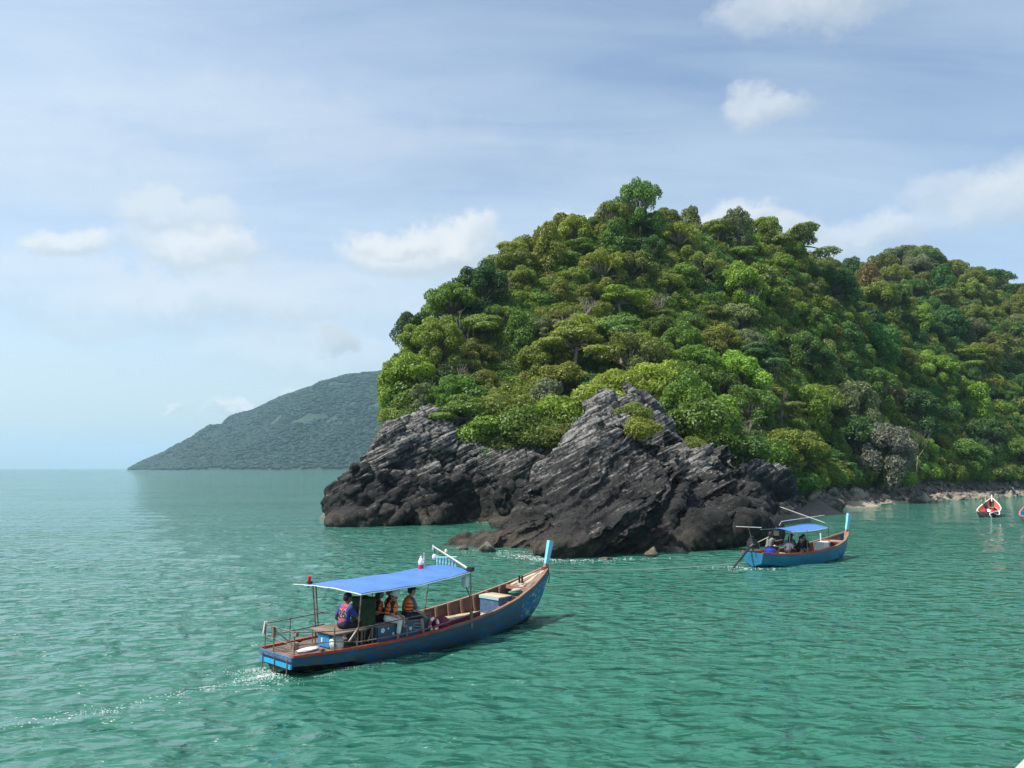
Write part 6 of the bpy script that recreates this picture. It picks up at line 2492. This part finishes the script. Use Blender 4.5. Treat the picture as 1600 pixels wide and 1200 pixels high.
M_FOAM, nF, bF, _o = new_mat("sea_foam")
bF.inputs["Base Color"].default_value = (0.72, 0.78, 0.77, 1)
bF.inputs["Roughness"].default_value = 0.6
bF.inputs["Alpha"].default_value = 0.6


def foam(name, pts, label):
    """scattered irregular flecks lying on the water"""
    g = random.Random(len(pts))
    V, F = [], []
    for x, y, s in pts:
        z = float(wave_h(np.array([x]), np.array([y]))[0])
        n = g.choice((5, 6, 7))
        a0 = g.random() * 6.28
        el = g.uniform(0.45, 1.0)
        rot = g.random() * 3.14
        b0 = len(V)
        V.append((x, y, z + 0.012))
        for k in range(n):
            a = a0 + 2 * math.pi * k / n
            r = s * g.uniform(0.5, 1.2)
            u, v = r * math.cos(a), r * math.sin(a) * el
            V.append((x + u * math.cos(rot) - v * math.sin(rot), y + u * math.sin(rot) + v * math.cos(rot), z + 0.004))
        F += [(b0, b0 + 1 + k, b0 + 1 + (k + 1) % n) for k in range(n)]
    me = bpy.data.meshes.new(name)
    me.from_pydata(V, [], F)
    o = link(name, me, M_FOAM, None, True)
    return tag(o, label, "foam", kind="stuff")


g = random.Random(77)
fl = []
wake = [at_z(px, py)[:2] for px, py in ((418, 1056), (360, 1068), (300, 1080), (220, 1095), (150, 1112), (80, 1126), (0, 1138), (-80, 1150))]
for k in range(520):
    t = g.random() ** 1.5 * (len(wake) - 1)
    i = min(int(t), len(wake) - 2)
    p = wake[i] * (1 - (t - i)) + wake[i + 1] * (t - i)
    if (math.sin(t * 9.0) + math.sin(t * 23 + 1)) < g.uniform(-1.6, 1.2):
        continue
    sp = 0.04 + 0.03 * t
    fl.append((p[0] + g.gauss(0, sp), p[1] + g.gauss(0, sp), g.uniform(0.006, 0.026)))
for k in range(450):
    lx, ly = -abs(g.gauss(0, 0.45)) + 0.1, g.gauss(0, 0.42)
    q = L1(lx, ly, 0)
    fl.append((q[0], q[1], g.uniform(0.006, 0.028)))
for k in range(150):
    t = g.random()
    q = L1(0.3 + 3.4 * t, -0.72 - 0.25 * t ** 0.5 - abs(g.gauss(0, 0.16)) - 0.15 * (1 - t), 0)
    fl.append((q[0], q[1], g.uniform(0.004, 0.012)))
foam("wake_foam", fl, "broken white foam trailing behind the near boat's stern")
fl = []
for px, py, n, sx_, sy_ in ((826, 869, 260, 0.75, 0.55), (850, 873, 160, 0.6, 0.35), (770, 862, 110, 1.3, 0.3), (900, 876, 90, 1.2, 0.3), (980, 872, 60, 1.2, 0.3), (1170, 886, 120, 0.9, 0.35)):
    c = at_z(px, py)
    for k in range(n):
        fl.append((c[0] + g.gauss(0, sx_), c[1] + g.gauss(0, sy_), g.uniform(0.012, 0.07)))
foam("shore_foam", fl, "white wash breaking at the foot of the layered rock")
w_rock = bpy.data.objects.new("awash_rock", bmeshes[2])
COL.objects.link(w_rock)
p = at_z(832, 868)
w_rock.location = (p[0], p[1], 0.05)
w_rock.color = (0.05, 0.048, 0.045, 1)
w_rock.scale = (0.75, 0.5, 0.4)
tag(w_rock, "small dark rock awash in white foam behind the prow", "rock")

# corner of the pier the photographer stands on
pier_m = paint("pier_concrete", (0.42, 0.37, 0.32), 0.9, 0.25, 3.0, bump=0.5)
pa, pb = at_z(1583, 1203, 2.9), at_z(1606, 1180, 2.9)
dxy = (pb - pa)[:2] / np.linalg.norm((pb - pa)[:2])
nn = np.array([dxy[1], -dxy[0]])
cs = [pa[:2] - dxy * 12, pa[:2] + dxy * 9, pa[:2] + dxy * 9 + nn * 5, pa[:2] - dxy * 12 + nn * 5]
mb = MB()
mb.add([(c[0], c[1], 2.9) for c in cs] + [(c[0], c[1], 2.45) for c in cs], [(0, 1, 2, 3), (7, 6, 5, 4), (0, 4, 5, 1), (1, 5, 6, 2), (2, 6, 7, 3), (3, 7, 4, 0)])
o = mb.build("pier", pier_m)
tag(o, "pale concrete pier edge just showing in the bottom right corner", "pier")
print("script objects", len(bpy.data.objects))
